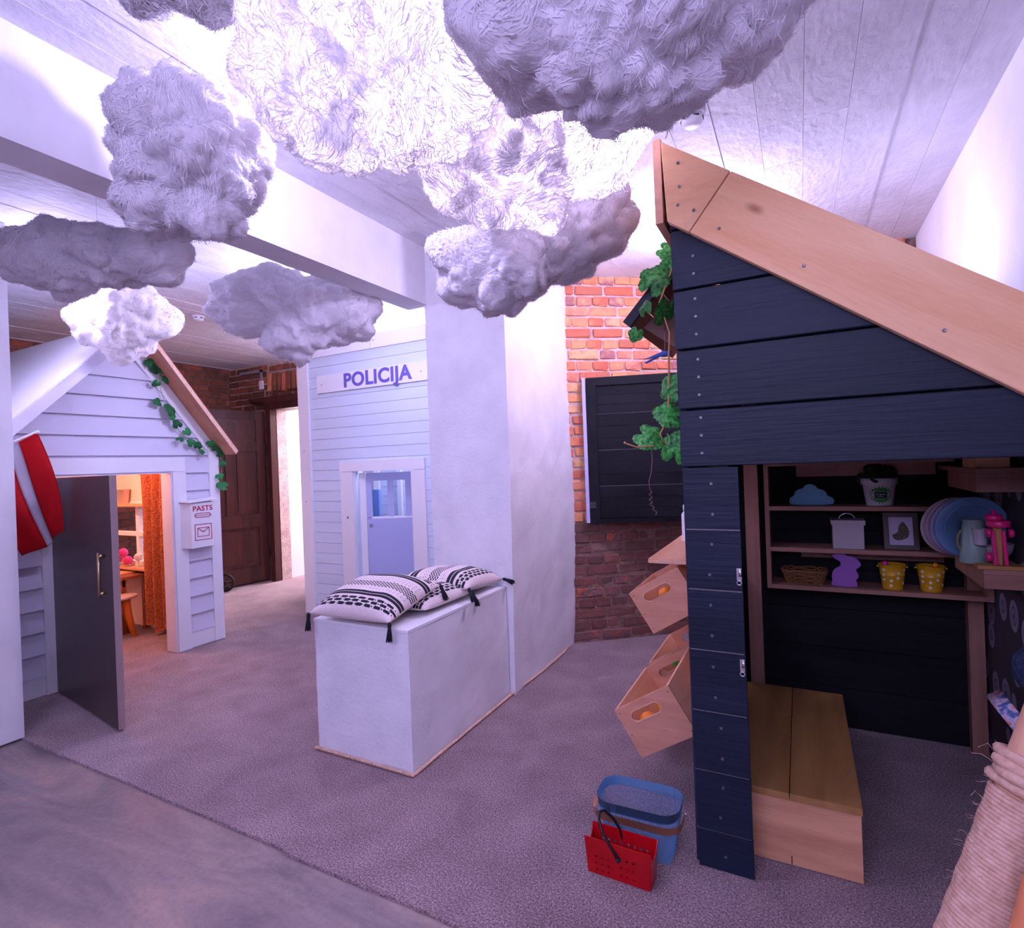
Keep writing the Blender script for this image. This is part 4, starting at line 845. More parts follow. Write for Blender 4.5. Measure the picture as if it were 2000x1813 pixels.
for i, lbl in enumerate(('light blue plate, frontmost of the leaning plates', 'lavender plate just behind the frontmost blue plate', 'pinkish plate, third in the leaning stack', 'cream plate, rearmost of the leaning stack')):
    plate(i, lbl, pl2[i], -0.014 * i, 0.020 * i, 0.128 - 0.001 * i)
# mug
mg = thing('mug', 'grey-green mug turned upside down on the counter', 'mug', (0.563, 2.74, 0.943)); mgm = mat('grey green plastic', (0.22, 0.30, 0.27), rough=0.4)
obj('body', lathe(B(), [(0.046, 0), (0.047, 0.003), (0.033, 0.168), (0.028, 0.172), (0.026, 0.166), (0.001, 0.165)], T(0.594, 2.750, 0.9425), 32), mgm, mg, True)
obj('handle', tube(B(), [(0.594 - 0.030 - 0.022 * math.sin(a), 2.747, 0.985 + 0.085 * (1 - math.cos(a)) / 2) for a in [PI * i / 12 for i in range(13)]], 0.005, 8), mat('olive plastic', (0.16, 0.17, 0.07), rough=0.4), mg, True)
# bowl
tag(obj('bowl', lathe(B(), [(0.026, 0), (0.030, 0.004), (0.058, 0.045), (0.063, 0.075), (0.060, 0.075), (0.052, 0.045), (0.022, 0.008), (0.001, 0.007)], T(0.658, 2.775, 0.9425), 36), mat('pinkish white bowl', (0.34, 0.27, 0.33), rough=0.35), None, True), 'pinkish white bowl behind the pink toy mixer', 'bowl')
# toy mixer
mx_ = thing('toy_mixer', 'bright pink wooden toy mixer on a board at the counter end', 'toy', (0.64, 2.63, 0.943)); pkm = mat('bright pink paint', (0.66, 0.015, 0.16), rough=0.3); tan = wood('tan toy wood', (0.45, 0.22, 0.07), (0.36, 0.16, 0.05), 'z', knots=False)
obj('board', bx(0.572, 0.715, 2.605, 2.665, 0.9425, 0.956), tan, mx_, bevel=0.004)
for x in (0.622, 0.652): obj('post', prism(B(), [(x, 2.612, 0.957), (x + 0.012, 2.612, 0.957), (x + 0.008, 2.625, 1.085), (x - 0.004, 2.625, 1.085)], (0, 0.012, 0)), pkm, mx_, bevel=0.002)
obj('column', bx(0.628, 0.650, 2.632, 2.655, 0.957, 1.10), tan, mx_, bevel=0.002)
obj('head', lathe(B(), [(0.034, 0), (0.036, 0.004), (0.036, 0.02), (0.032, 0.024)], T(0.642, 2.635, 1.098), 28), pkm, mx_, True)
obj('lid', lathe(B(), [(0.024, 0), (0.026, 0.003), (0.026, 0.016), (0.02, 0.02), (0.006, 0.022), (0.008, 0.034), (0.001, 0.036)], T(0.630, 2.637, 1.123), 24), pkm, mx_, True)
for x, z in ((0.612, 1.075), (0.676, 1.075), (0.610, 0.985)): obj('knob', lathe(B(), [(0.016, -0.007), (0.017, 0), (0.016, 0.007)], T(x, 2.630, z) @ RY(PI / 2), 18), pkm, mx_, True)
obj('glass_jar', lathe(B(), [(0.020, 0), (0.024, 0.06), (0.026, 0.062)], T(0.603, 2.70, 1.02), 20, False), mat('clouded plastic', (0.40, 0.36, 0.42), rough=0.3), mx_, True)
# low bench inside
lbn = thing('low_bench', 'low varnished pine bench with pale front board inside the dark playhouse', 'bench', (-0.04, 2.5, 0))
for a, b in ((-0.30, -0.070), (-0.067, 0.140)): obj('top_board', bx(a, b, 2.050, 2.99, 0.232, 0.255), bench_w, lbn, bevel=0.002)
obj('front_board', bx(-0.30, 0.137, 2.062, 2.084, 0.036, 0.231), bench_f, lbn, bevel=0.002); obj('side_board', bx(0.116, 0.137, 2.085, 2.97, 0.036, 0.231), bench_w, lbn, bevel=0.002); obj('side_board', bx(-0.30, -0.28, 2.085, 2.97, 0.036, 0.231), bench_w, lbn)
for a, b in ((-0.30, -0.070), (-0.067, 0.137)): obj('bottom_board', bx(a, b, 2.066, 2.98, 0.004, 0.034), bench_f, lbn, bevel=0.002)

# awning on the shop side, counter flap, rack with tilted bins
aw = thing('awning', 'small sloping wooden awning with dark edge on the side of the dark playhouse', 'awning', (-0.5, 2.85, 1.95))
aw_m = wood('brown awning board', (0.20, 0.085, 0.06), (0.13, 0.05, 0.035), 'y', knots=False)
pa, pb = Vector((-0.640, 0, 1.975)), Vector((-0.375, 0, 2.262)); dv = pb - pa; nv = Vector((-dv.z, 0, dv.x)).normalized()
for i in range(4):
    a = pa + dv * (i / 4 + 0.005); b = pa + dv * ((i + 1) / 4 - 0.005)
    obj('board', prism(B(), [(a.x, 2.40, a.z), (b.x, 2.40, b.z), (b.x + nv.x * .018, 2.40, b.z + nv.z * .018), (a.x + nv.x * .018, 2.40, a.z + nv.z * .018)], (0, 0.88, 0)), aw_m, aw)
obj('edge_batten', prism(B(), [(pa.x, 2.375, pa.z), (pb.x, 2.375, pb.z), (pb.x + nv.x * .04, 2.375, pb.z + nv.z * .04), (pa.x + nv.x * .04, 2.375, pa.z + nv.z * .04)], (0, 0.024, 0)), navy, aw)
obj('bracket', prism(B(), [(-0.365, 2.47, 1.80), (-0.365, 2.47, 2.20), (-0.60, 2.47, 1.985)], (0, 0.02, 0)), aw_m, aw)
sc_ = thing('shop_counter', 'pale plywood counter flap sticking out of the dark playhouse side', 'counter', (-0.5, 2.9, 0.92))
obj('flap', bx(-0.625, -0.366, 2.49, 3.35, 0.925, 0.945), ply, sc_, bevel=0.001); obj('edge_layer', bx(-0.626, -0.366, 2.489, 2.4905, 0.931, 0.938), ply_edge, sc_)
rkk = thing('toy_rack', 'pine rack frame carrying tilted toy bins beside the dark playhouse', 'rack', (-0.45, 2.7, 0))
obj('upright', bx(-0.50, -0.455, 2.80, 2.83, 0, 0.92), pine_z, rkk); obj('upright', bx(-0.41, -0.368, 3.27, 3.30, 0, 0.92), pine_z, rkk)
obj('back_panel', bx(-0.385, -0.368, 2.42, 3.27, 0.05, 0.90), pine_y, rkk)
def stadium(cx, cz, hw, r, n=10):
    return [(cx + hw + r * math.cos(a), cz + r * math.sin(a)) for a in [-PI / 2 + PI * i / n for i in range(n + 1)]] + [(cx - hw + r * math.cos(a), cz + r * math.sin(a)) for a in [PI / 2 + PI * i / n for i in range(n + 1)]]
def toy_bin(UL, y0, y1, label, W_=0.262, H_=0.205, ang=math.radians(31.7)):
    """open box tilted about y; UL = upper outer corner of its near end panel"""
    t = thing('toy_bin', label, 'bin', (UL[0] + 0.1, (y0 + y1) / 2, UL[1] - 0.1), 'tilted plywood toy bins')
    M = T(UL[0], 0, UL[1]) @ RY(-ang); th = 0.012
    def q(u, w, y): return M @ Vector((u, y, -w))
    for y in (y0, y1 - th):
        out = [q(0, 0, y), q(W_, 0, y), q(W_ - 0.0, H_, y), q(0.0, H_, y)]; hole = [q(a, b, y) for a, b in stadium(W_ * 0.46, 0.055, 0.046, 0.022)]
        e = obj('end_panel', prism(B(), out, (0, th, 0), [hole]), ply_x, t)
        if y == y0:
            for a, b in ((0.014, 0.02), (W_ - 0.014, 0.02), (0.014, H_ - 0.02), (0.014, H_ * .55), (W_ - 0.014, H_ - 0.02)):
                s = screw(e, q(a, b, y - 0.0006), 'y', 0.003)
            ri = B(); tube(ri, [q(a, b, y - 0.0004) for a, b in stadium(W_ * 0.46, 0.055, 0.046, 0.0225)], 0.0016, 5, closed=True); obj('hole_rim', ri, ply_edge, e, True)
    def pan(nm, u0, u1, w0, w1):
        b = B(); v = [bm_ for bm_ in (q(u0, w0, y0 + th), q(u1, w0, y0 + th), q(u1, w1, y0 + th), q(u0, w1, y0 + th))]; prism(b, v, (0, y1 - y0 - 2 * th, 0)); obj(nm, b, ply, t)
    pan('side_panel', 0, 0.012, 0, H_); pan('side_panel', W_ - 0.012, W_, 0, H_); pan('bottom_panel', 0.012, W_ - 0.012, H_ - 0.010, H_)
    return M
def food(name, label, cat, c, r, m, sc=(1, 1, 1), leafm=None):
    t = tag(obj(name, ball(B(), c, r, 3, sc), m, None, True), label, cat) if leafm is None else None
    if leafm:
        t = thing(name, label, cat, (c[0], c[1], c[2] - r)); obj('fruit', ball(B(), c, r, 3, sc), m, t, True); obj('leafy_top', ball(B(), (c[0], c[1], c[2] + r * .9), r * .4, 1, (1, 1, .5)), leafm, t)
toy_bin((-0.716, 0.359), 2.20, 2.71, 'lower front toy bin holding a yellow lemon and purple grapes')
toy_bin((-0.706, 0.372), 2.74, 3.24, 'lower rear toy bin holding green play vegetables')
toy_bin((-0.724, 0.775), 2.50, 2.96, 'upper toy bin tucked under the plywood counter flap')
lem = mat('lemon yellow plastic', (0.85, 0.42, 0.02), rough=0.4); grn = mat('lettuce green felt', (0.08, 0.36, 0.04), (0.16, 0.50, 0.08), 40, 0.7, 0.8, 60); orng = mat('carrot orange', (0.90, 0.25, 0.02), rough=0.5); prp = mat('grape purple', (0.10, 0.02, 0.28), rough=0.4)
food('toy_lemon', 'yellow play lemon in the lower front toy bin', 'toy', (-0.535, 2.36, 0.345), 0.034, lem, (1.25, 1, 1))
gr_ = thing('toy_grapes', 'bunch of purple play grapes behind the handle hole of the lower bin', 'toy', (-0.57, 2.25, 0.27))
for k in range(9): obj('grape', ball(B(), (-0.575 + 0.020 * (k % 3) + 0.004, 2.245 + 0.012 * (k // 3), 0.292 + 0.015 * ((k * 2) % 3)), 0.012, 2), prp, gr_, True)
food('toy_orange', 'orange play fruit behind the grapes in the lower bin', 'toy', (-0.60, 2.30, 0.295), 0.036, orng)
cab = thing('toy_cabbage', 'green play cabbage in the lower front toy bin far end', 'toy', (-0.50, 2.60, 0.36))
obj('heart', ball(B(), (-0.50, 2.60, 0.385), 0.045, 3), grn, cab, True)
LET = [leaf_mesh('lettuce_leaf', grn, 7, 36, 0.45, 0.06, s) for s in range(2)]; rnd = random.Random(5)
for k in range(7): a = k * 0.9; leaf(cab, LET, (-0.50 + 0.03 * math.cos(a), 2.60 + 0.03 * math.sin(a), 0.40), 0.042, (math.cos(a), math.sin(a), 0.7), rnd, 0.3)
let = thing('toy_lettuce', 'green play lettuce in the lower rear toy bin', 'toy', (-0.55, 2.86, 0.34))
for k in range(9): a = k * 0.7; leaf(let, LET, (-0.56 + 0.035 * math.cos(a), 2.86 + 0.05 * math.sin(a), 0.395), 0.045, (math.cos(a) * .6, math.sin(a) * .6, 1), rnd, 0.4)
food('toy_carrot', 'orange play carrot in the upper toy bin', 'toy', (-0.575, 2.60, 0.765), 0.030, orng, (1.1, 1.8, 1))
mel = thing('toy_melon', 'green striped play melon in the upper toy bin', 'toy', (-0.52, 2.66, 0.75)); obj('rind', ball(B(), (-0.525, 2.66, 0.80), 0.045, 3), lem, mel, True)
for k in range(6): a = k * PI / 6; obj('stripe', torus(B(), 0, 0.0448, 0.004, T(-0.525, 2.66, 0.80) @ RZ(a) @ RX(PI / 2), 28, 6), grn, mel, True)
food('toy_eggplant', 'dark play aubergine at the bottom of the upper toy bin', 'toy', (-0.60, 2.55, 0.715), 0.026, mat('aubergine', (0.02, 0.015, 0.04), rough=0.3), (1.9, 1.2, 1))

# ------------------------------------------------------------------ shutter on the brick wall
sh = thing('shutter', 'black boarded window shutter hinged on the brick wall, slightly ajar', 'shutter', (-1.43, 4.0, 0.92)); SA = math.radians(17.5); SM = T(-1.428, 3.985, 0) @ RZ(SA)
def sp_(n, u0, u1, z0, z1, t0, t1, m=black_w, bev=0.002, par=None): return obj(n, bx(u0, u1, t0, t1, z0, z1, M=SM), m, par or sh, bevel=bev)
sp_('backing', 0.03, 0.95, 0.93, 2.02, 0.022, 0.03)
sp_('stile', 0.0, 0.075, 0.921, 2.027, -0.012, 0.022); sp_('stile', 0.90, 0.975, 0.921, 2.027, -0.012, 0.022); sp_('rail', 0.075, 0.90, 1.965, 2.027, -0.012, 0.022); sp_('rail', 0.075, 0.90, 0.921, 0.955, -0.006, 0.022)
zs = [0.955, 1.200, 1.473, 1.748, 1.965]
for a, b in zip(zs, zs[1:]):
    n = 3
    for k in range(n): sp_('slat', 0.076, 0.899, a + (b - a) * k / n + (0.004 if k == 0 else 0.0008), a + (b - a) * (k + 1) / n - 0.0008, 0.0, 0.02, bev=0.0015)
    if a > 0.96: sp_('gap_strip', 0.076, 0.899, a - 0.001, a + 0.0035, 0.006, 0.02, pale_edge, 0)
hg = sp_('hinge', -0.028, 0.045, 1.035, 1.085, -0.018, -0.012, mat('blackened iron', (0.05, 0.05, 0.055), rough=0.5, metal=0.7), 0.002)
for u in (0.012, 0.034):
    for z in (1.048, 1.072): screw(hg, SM @ Vector((u, -0.0185, z)), 'y', 0.004)
struct(obj('window_1', bx(-0.030, -0.004, -0.02, 0.03, 0.925, 2.03, M=SM), mat('window frame lilac', (0.50, 0.48, 0.72), rough=0.5)))
# paper towel / white peg by the post
wt = thing('white_bottle', 'narrow white plastic bottle showing beside the dark post', 'bottle', (-0.555, 3.0, 0.946))
obj('body', lathe(B(), [(0.024, 0), (0.025, 0.01), (0.025, 0.145), (0.012, 0.165)], T(-0.552, 3.05, 0.9455), 18), white_p, wt, True); obj('cap', lathe(B(), [(0.013, 0.163), (0.016, 0.166), (0.016, 0.195), (0.012, 0.197)], T(-0.552, 3.05, 0.9455), 14), white_p, wt, True)
# blue bird on the brick
bd = thing('bird_ornament', 'small blue bird ornament under the awning by the brick wall', 'ornament', (-0.62, 2.6, 1.84)); bm_b = mat('bird blue', (0.05, 0.12, 0.42), rough=0.6)
obj('body', ball(B(), (-0.505, 2.44, 1.852), 0.018, 2, (1.6, 1, .8)), bm_b, bd, True); obj('wing', prism(B(), [(-0.515, 2.43, 1.862), (-0.595, 2.425, 1.836), (-0.53, 2.43, 1.842)], (0, 0.006, 0)), bm_b, bd); obj('tail', prism(B(), [(-0.52, 2.44, 1.856), (-0.60, 2.45, 1.826), (-0.59, 2.45, 1.82), (-0.52, 2.44, 1.846)], (0, 0.005, 0)), bm_b, bd)
obj('hook', tube(B(), [(-0.505, 2.44, 1.868), (-0.505, 2.44, 2.10)], 0.0008, 4), steel, bd)

# ================================================================== VINE on the dark playhouse
vine = thing('grape_vine', 'artificial grape vine with large green leaves hanging beside the dark post', 'vine', (-0.5, 2.33, 1.2))
GL = [leaf_mesh('vine_leaf', leaf_m, 5, 48, 0.22, 0.035, s) for s in range(4)]; rnd = random.Random(21)
CAMD = (0.25, -0.93, -0.1)
for (x, y, z, s, ex) in ((-0.520, 2.335, 2.150, 0.070, 0.55), (-0.452, 2.351, 2.215, 0.060, .6), (-0.555, 2.303, 2.028, 0.036, .7), (-0.470, 2.330, 2.005, 0.058, 1.1), (-0.590, 2.291, 1.925, 0.034, .7),
                    (-0.462, 2.340, 1.692, 0.064, .6), (-0.468, 2.335, 1.580, 0.064, .55), (-0.562, 2.300, 1.492, 0.062, .5), (-0.455, 2.335, 1.432, 0.070, .6), (-0.472, 2.36, 2.27, 0.04, .6)):
    leaf(vine, GL, (x, y, z), s, CAMD, rnd, ex)
obj('stem', tube(B(), [(-0.40, 2.37, 2.30), (-0.45, 2.36, 2.18), (-0.50, 2.34, 2.05), (-0.465, 2.35, 1.92), (-0.472, 2.35, 1.82), (-0.475, 2.35, 1.70), (-0.480, 2.345, 1.62), (-0.49, 2.34, 1.55), (-0.515, 2.33, 1.50), (-0.50, 2.335, 1.455)], 0.004, 7), stem_o, vine, True)
obj('tendril', tube(B(), [(-0.644, 2.259, 1.466), (-0.60, 2.27, 1.448), (-0.545, 2.30, 1.450), (-0.50, 2.33, 1.46)], [0.0035, 0.003, 0.0035, 0.003], 6), stem_o, vine, True); obj('tendril_tip', ball(B(), (-0.646, 2.258, 1.468), 0.006, 1), stem_o, vine, True)
tp_ = [(-0.548, 2.308, 1.445), (-0.547, 2.308, 1.39), (-0.552, 2.305, 1.34), (-0.562, 2.302, 1.304), (-0.560, 2.303, 1.27)]
for i in range(26): tp_.append((-0.558 + 0.006 * math.sin(i * 1.2) + max(0, i - 14) * 0.0022, 2.305 + 0.006 * math.cos(i * 1.2), 1.262 - i * 0.0040))
obj('curly_tendril', tube(B(), tp_, 0.0024, 6), stem_r, vine, True); obj('tendril', tube(B(), [(-0.488, 2.335, 1.50), (-0.478, 2.33, 1.485), (-0.476, 2.33, 1.462), (-0.482, 2.33, 1.455)], 0.0022, 5), stem_g, vine, True)

# ================================================================== CUSHIONS
cream = mat('cream woven cotton', (0.70, 0.58, 0.56), (0.78, 0.66, 0.64), 90, 0.95, 0.6, 320, bdist=0.002)
inkb = mat('black woven yarn', (0.012, 0.013, 0.022), rough=0.95, bump=0.8, bscale=260, bdist=0.003)
greyb = mat('grey woven dash', (0.40, 0.34, 0.34), rough=0.95)
def pattern(u, v):
    """woven bands across v in 0..1, dashes along u in 0..1 -> 0 cream, 1 black, 2 grey"""
    for c in (0.235, 0.285, 0.745, 0.795):
        if abs(v - c) < 0.021: return 1
    for c in (0.085, 0.125, 0.165, 0.875, 0.915):                  # diamond chain
        if abs(v - c) < 0.016:
            k = (u * 9 + (0.5 if c in (0.125,) else 0)) % 1
            return 1 if k < 0.62 else (1 if int(u * 70) % 2 == 0 and abs(v - c) < 0.006 else 0)
    if 0.425 < v < 0.555:                                          # checked dots
        return 1 if (int(u * 46) + int((v - 0.425) / 0.0163)) % 2 == 0 else 0
    for c in (0.365, 0.395, 0.59, 0.625, 0.665):
        if abs(v - c) < 0.007: return 2 if (u * 24) % 1 < 0.35 else 0
    return 0
def tassel(parent, p, d, L=0.085):
    d = Vector(d).normalized(); M = T(*p) @ d.to_track_quat('Z', 'Y').to_matrix().to_4x4(); bm = B(); n = 22
    lathe(bm, [(0.004, -0.004), (0.009, 0.004), (0.010, 0.014), (0.007, 0.022)], M, 12)
    for k in range(n):
        a = k * 2.399; r = 0.009 * math.sqrt((k + .5) / n); tube(bm, [M @ Vector((r * math.cos(a) * .7, r * math.sin(a) * .7, 0.018)), M @ Vector((r * 1.3 * math.cos(a), r * 1.3 * math.sin(a), L * .6)), M @ Vector((r * 1.7 * math.cos(a + .2), r * 1.7 * math.sin(a + .2), L * (0.95 + 0.06 * math.sin(k * 5))))], 0.0022, 4)
    obj('tassel', bm, inkb, parent, True)
def cushion(label, M, W_, D_, H_, flip, tass, seed, sag=None):
    t = thing('cushion', label, 'cushion', M @ Vector((0, 0, 0)), 'black and cream woven cushions'); N = 120; bm = B(); top, bot = [], []
    P = lambda i: -1 + 2 * i / N
    for i in range(N + 1):
        rt, rb = [], []
        for j in range(N + 1):
            u, v = P(i), P(j); e = ((1 - abs(u) ** 3.0) * (1 - abs(v) ** 3.0)); h = H_ * max(0, e) ** 0.55; pin = 1 - 0.06 * (1 - abs(u) ** 2) * abs(v) ** 4; pin2 = 1 - 0.06 * (1 - abs(v) ** 2) * abs(u) ** 4
            nz = 0.010 * noise.noise((u * 2.2 + seed, v * 2.2, 1)) * e; x, y = u * W_ / 2 * pin2, v * D_ / 2 * pin
            zt = h * 0.66 + nz; zb = -h * 0.34
            if sag: zt, zb = zt + sag(x, y), zb + sag(x, y)
            rt.append(bm.verts.new(M @ Vector((x, y, zt)))); rb.append(rt[-1] if i in (0, N) or j in (0, N) else bm.verts.new(M @ Vector((x, y, zb))))
        top.append(rt); bot.append(rb)
    for i in range(N):
        for j in range(N):
            f = bm.faces.new((top[i][j], top[i + 1][j], top[i + 1][j + 1], top[i][j + 1])); u, v = (i + .5) / N, (j + .5) / N
            f.material_index = pattern(u, v) if not flip else pattern(v, 1 - u)
            try: bm.faces.new((bot[i][j], bot[i][j + 1], bot[i + 1][j + 1], bot[i + 1][j]))
            except ValueError: pass
    bmesh.ops.remove_doubles(bm, verts=bm.verts[:], dist=1e-6)
    obj('cover', bm, None, t, True, mats=[cream, inkb, greyb])
    for (u, v, d) in tass:
        p = M @ Vector((u * W_ / 2, v * D_ / 2, sag(u * W_ / 2, v * D_ / 2) if sag else 0)); tassel(t, p, d)
Z0 = 0.658
cushion('front black and cream woven cushion overhanging the bench end', T(-1.915, 2.125, Z0 + 0.085) @ RZ(0.02) @ RX(0.20), 0.50, 0.42, 0.135, False, [(-1, -1, (0, -.1, -1)), (1, -1, (0, -.1, -1)), (1, 1, (.35, .15, -1))], 1)
cushion('middle black and cream woven cushion, half under the front one', T(-1.875, 2.385, Z0 + 0.040) @ RZ(-0.05), 0.48, 0.40, 0.11, True, [(1, 1, (.35, -.1, -.55))], 2)
cushion('rear black and cream woven cushion against the white pier', T(-1.86, 2.70, Z0 + 0.060) @ RZ(0.04) @ RX(-0.08), 0.50, 0.42, 0.13, True, [(1, 1, (1, -.25, -.15)), (1, -1, (.5, -.3, -.6))], 3)

# ================================================================== BLUE BASKET AND RED BAG
bs = thing('mesh_basket', 'blue wire mesh basket with bent wood handle folded over its front', 'basket', (-0.555, 1.955, 0)); bsm = mat('dusty blue steel', (0.12, 0.26, 0.46), rough=0.4)
BM_ = T(-0.555, 1.957, 0) @ RZ(math.radians(1.5))
def rr(a, hx, hy, z, e=0.42): return BM_ @ Vector((hx * math.copysign(abs(math.cos(a)) ** e, math.cos(a)), hy * math.copysign(abs(math.sin(a)) ** e, math.sin(a)), z))
def ringpts(hx, hy, n):                                          # rounded rectangle by arc length
    p = []; r = 0.06
    for cx, cy, a0 in ((hx - r, hy - r, 0), (-hx + r, hy - r, PI / 2), (-hx + r, -hy + r, PI), (hx - r, -hy + r, 1.5 * PI)):
        for k in range(9): a = a0 + PI / 2 * k / 8; p.append(Vector((cx + r * math.cos(a), cy + r * math.sin(a), 0)))
    p.append(p[0].copy()); L_ = [0]
    for a, b in zip(p, p[1:]): L_.append(L_[-1] + (b - a).length)
    out = []
    for i in range(n):
        s = L_[-1] * i / n; j = max(k for k in range(len(L_)) if L_[k] <= s + 1e-9); j = min(j, len(p) - 2); out.append(p[j].lerp(p[j + 1], (s - L_[j]) / max(1e-9, L_[j + 1] - L_[j])))
    return out
n = 96; bm = B(); rows = []
for k in range(27):
    f = k / 26; ring = ringpts(0.118 + 0.026 * f, 0.068 + 0.021 * f, n); rows.append([bm.verts.new(BM_ @ Vector((q.x, q.y, 0.004 + 0.150 * f))) for q in ring])
for A, C in zip(rows, rows[1:]):
    for i in range(n): bm.faces.new((A[i], A[(i + 1) % n], C[(i + 1) % n], C[i]))
wmesh = obj('wire_mesh', bm, bsm, bs); md = wmesh.modifiers.new('wires', 'WIREFRAME'); md.thickness = 0.0022; md.use_even_offset = False; wmesh['kind'] = 'stuff'
bm = B(); N1, N2 = 46, 26; g = [[bm.verts.new(BM_ @ Vector((-0.116 + 0.232 * i / N1, -0.066 + 0.132 * j / N2, 0.004))) for j in range(N2 + 1)] for i in range(N1 + 1)]
for i in range(N1):
    for j in range(N2): bm.faces.new((g[i][j], g[i + 1][j], g[i + 1][j + 1], g[i][j + 1]))
fl_ = obj('wire_base', bm, bsm, bs); md = fl_.modifiers.new('wires', 'WIREFRAME'); md.thickness = 0.0022; md.use_even_offset = False; fl_['kind'] = 'stuff'
def band(hx0, hy0, z0, hx1, hy1, z1, th, m, nm, par, n=80, sel=None):
    bm = B(); A = ringpts(hx0, hy0, n); C = ringpts(hx1, hy1, n); va = [bm.verts.new(BM_ @ Vector((q.x, q.y, z0))) for q in A]; vc = [bm.verts.new(BM_ @ Vector((q.x, q.y, z1))) for q in C]
    for i in range(n):
        if sel is None or sel(A[i], A[(i + 1) % n]): bm.faces.new((va[i], va[(i + 1) % n], vc[(i + 1) % n], vc[i]))
    for v in [v for v in bm.verts if not v.link_faces]: bm.verts.remove(v)
    bmesh.ops.solidify(bm, geom=bm.faces[:], thickness=th); return obj(nm, bm, m, par, True)
band(0.1435, 0.0885, 0.150, 0.1475, 0.0915, 0.184, 0.0025, bsm, 'rim_band', bs)
hw_ = wood('bent bamboo', (0.88, 0.50, 0.32), (0.74, 0.38, 0.22), 'x', knots=False)
HM_ = BM_; 
hb = B(); outer = ringpts(0.156, 0.103, 160); sel = [q for q in outer if q.y < 0.02]
sel = sorted(sel, key=lambda q: math.atan2(q.y - 0.02, q.x) % (2 * PI)); va = []
for q in sel: va.append((hb.verts.new(BM_ @ Vector((q.x, q.y - 0.004, 0.128))), hb.verts.new(BM_ @ Vector((q.x * 1.008, q.y - 0.006, 0.154)))))
for (a, b), (c, d) in zip(va, va[1:]): hb.faces.new((a, c, d, b))
bmesh.ops.solidify(hb, geom=hb.faces[:], thickness=0.005); obj('wood_handle', hb, hw_, bs, True)
for s in (-1, 1): obj('pivot', lathe(B(), [(0.006, -0.004), (0.006, 0.004)], BM_ @ T(s * 0.157, 0.012, 0.142) @ RY(PI / 2), 12), steel, bs)

bg = thing('felt_bag', 'small red plastic shopping basket with punched holes and black strap handle', 'bag', (-0.58, 1.79, 0)); rd = mat('glossy red plastic', (0.50, 0.004, 0.010), (0.58, 0.006, 0.012), 14, 0.25, translucent=0.12)
GM = T(-0.578, 1.790, 0.002) @ RZ(math.radians(-1.5)); hx, hy, hh = 0.1125, 0.040, 0.122
def gq(x, y, z): f = z / hh; return GM @ Vector((x * (0.93 + 0.07 * f), y * (0.85 + 0.15 * f), z))
def circ(cx, cz, r, k=10): return [(cx + r * math.cos(2 * PI * i / k), cz + r * math.sin(2 * PI * i / k)) for i in range(k)]
for s, nm in ((-1, 'front_panel'), (1, 'back_panel')):
    hs = []
    for rz in (0.020, 0.048, 0.076):
        for cx in ((0.012, 0.034, 0.056) if s < 0 else (-0.08, -0.058, -0.036, -0.014, 0.014, 0.036, 0.058, 0.08)): hs.append(circ(cx, rz, 0.0052))
        if s < 0:
            for cx in (-0.078, -0.056, -0.034): hs.append(circ(cx, rz * 0.8, 0.004))
    out = [(-hx, 0), (hx, 0), (hx, hh), (-hx, hh)]
    obj(nm, prism(B(), [gq(x, s * hy, z) for x, z in out], GM.to_3x3() @ Vector((0, s * 0.003, 0)), [[gq(x, s * hy, z) for x, z in h] for h in hs]), rd, bg)
for s in (-1, 1):
    out = [(-hy, 0), (hy, 0), (hy, hh)] + [(hy * math.cos(a) * 0.9, hh - 0.034 * math.sin(a)) for a in [PI * i / 10 for i in range(1, 10)]] + [(-hy, hh)]
    obj('end_panel', prism(B(), [gq(s * hx, y, z) for y, z in out], GM.to_3x3() @ Vector((s * 0.003, 0, 0))), rd, bg)
obj('bottom_panel', bx(-hx * .93, hx * .93, -hy * .85, hy * .85, 0, 0.003, M=GM), rd, bg)
stp = B(); pth = [(0.004, -0.044, 0.078), (-0.02, -0.045, 0.112), (-0.05, -0.040, 0.150), (-0.068, -0.02, 0.180), (-0.072, 0.0, 0.190), (-0.062, 0.02, 0.186), (-0.035, 0.036, 0.155), (-0.015, 0.042, 0.12), (-0.008, 0.044, 0.09)]
tube(stp, [GM @ Vector(p) for p in pth], [0.0065, 0.005, 0.005, 0.005, 0.005, 0.005, 0.005, 0.005, 0.0065], 8); obj('strap', stp, mat('black strap', (0.008, 0.01, 0.014), rough=0.4), bg, True)
for y in (-0.0465, 0.046): obj('rivet', ball(B(), GM @ Vector((0.004 if y < 0 else -0.008, y, 0.076 if y < 0 else 0.088)), 0.008, 2), MATS['black strap'], bg, True)

# ================================================================== ROPE POLE AND BITS AT THE RIGHT EDGE
rp_ = thing('rope_wrapped_pole', 'leaning pole wrapped in sisal rope at the lower right corner', 'pole', (0.03, 1.14, 0))
p0, p1 = Vector((0.062, 1.158, 0.0)), Vector((0.347, 1.309, 0.765)); ax = (p1 - p0).normalized(); s_ax = ax.cross(Vector((0, 0, 1))).normalized(); w_ax = s_ax.cross(ax)
obj('core', tube(B(), [p0, p1 + ax * 0.25], 0.046, 20), pine_z, rp_, True)
hel = []; turns = 105; L_ = (p1 - p0).length
for i in range(turns * 20): a = 2 * PI * i / 20; hel.append(p0 + ax * (0.01 + (L_ - 0.02) * i / (turns * 20)) + (s_ax * math.cos(a) + w_ax * math.sin(a)) * (0.0492 + 0.0008 * math.sin(a * 0.137)))
obj('rope_wrap', tube(B(), hel, 0.0050, 6), rope_m, rp_, True)
kn = B(); 
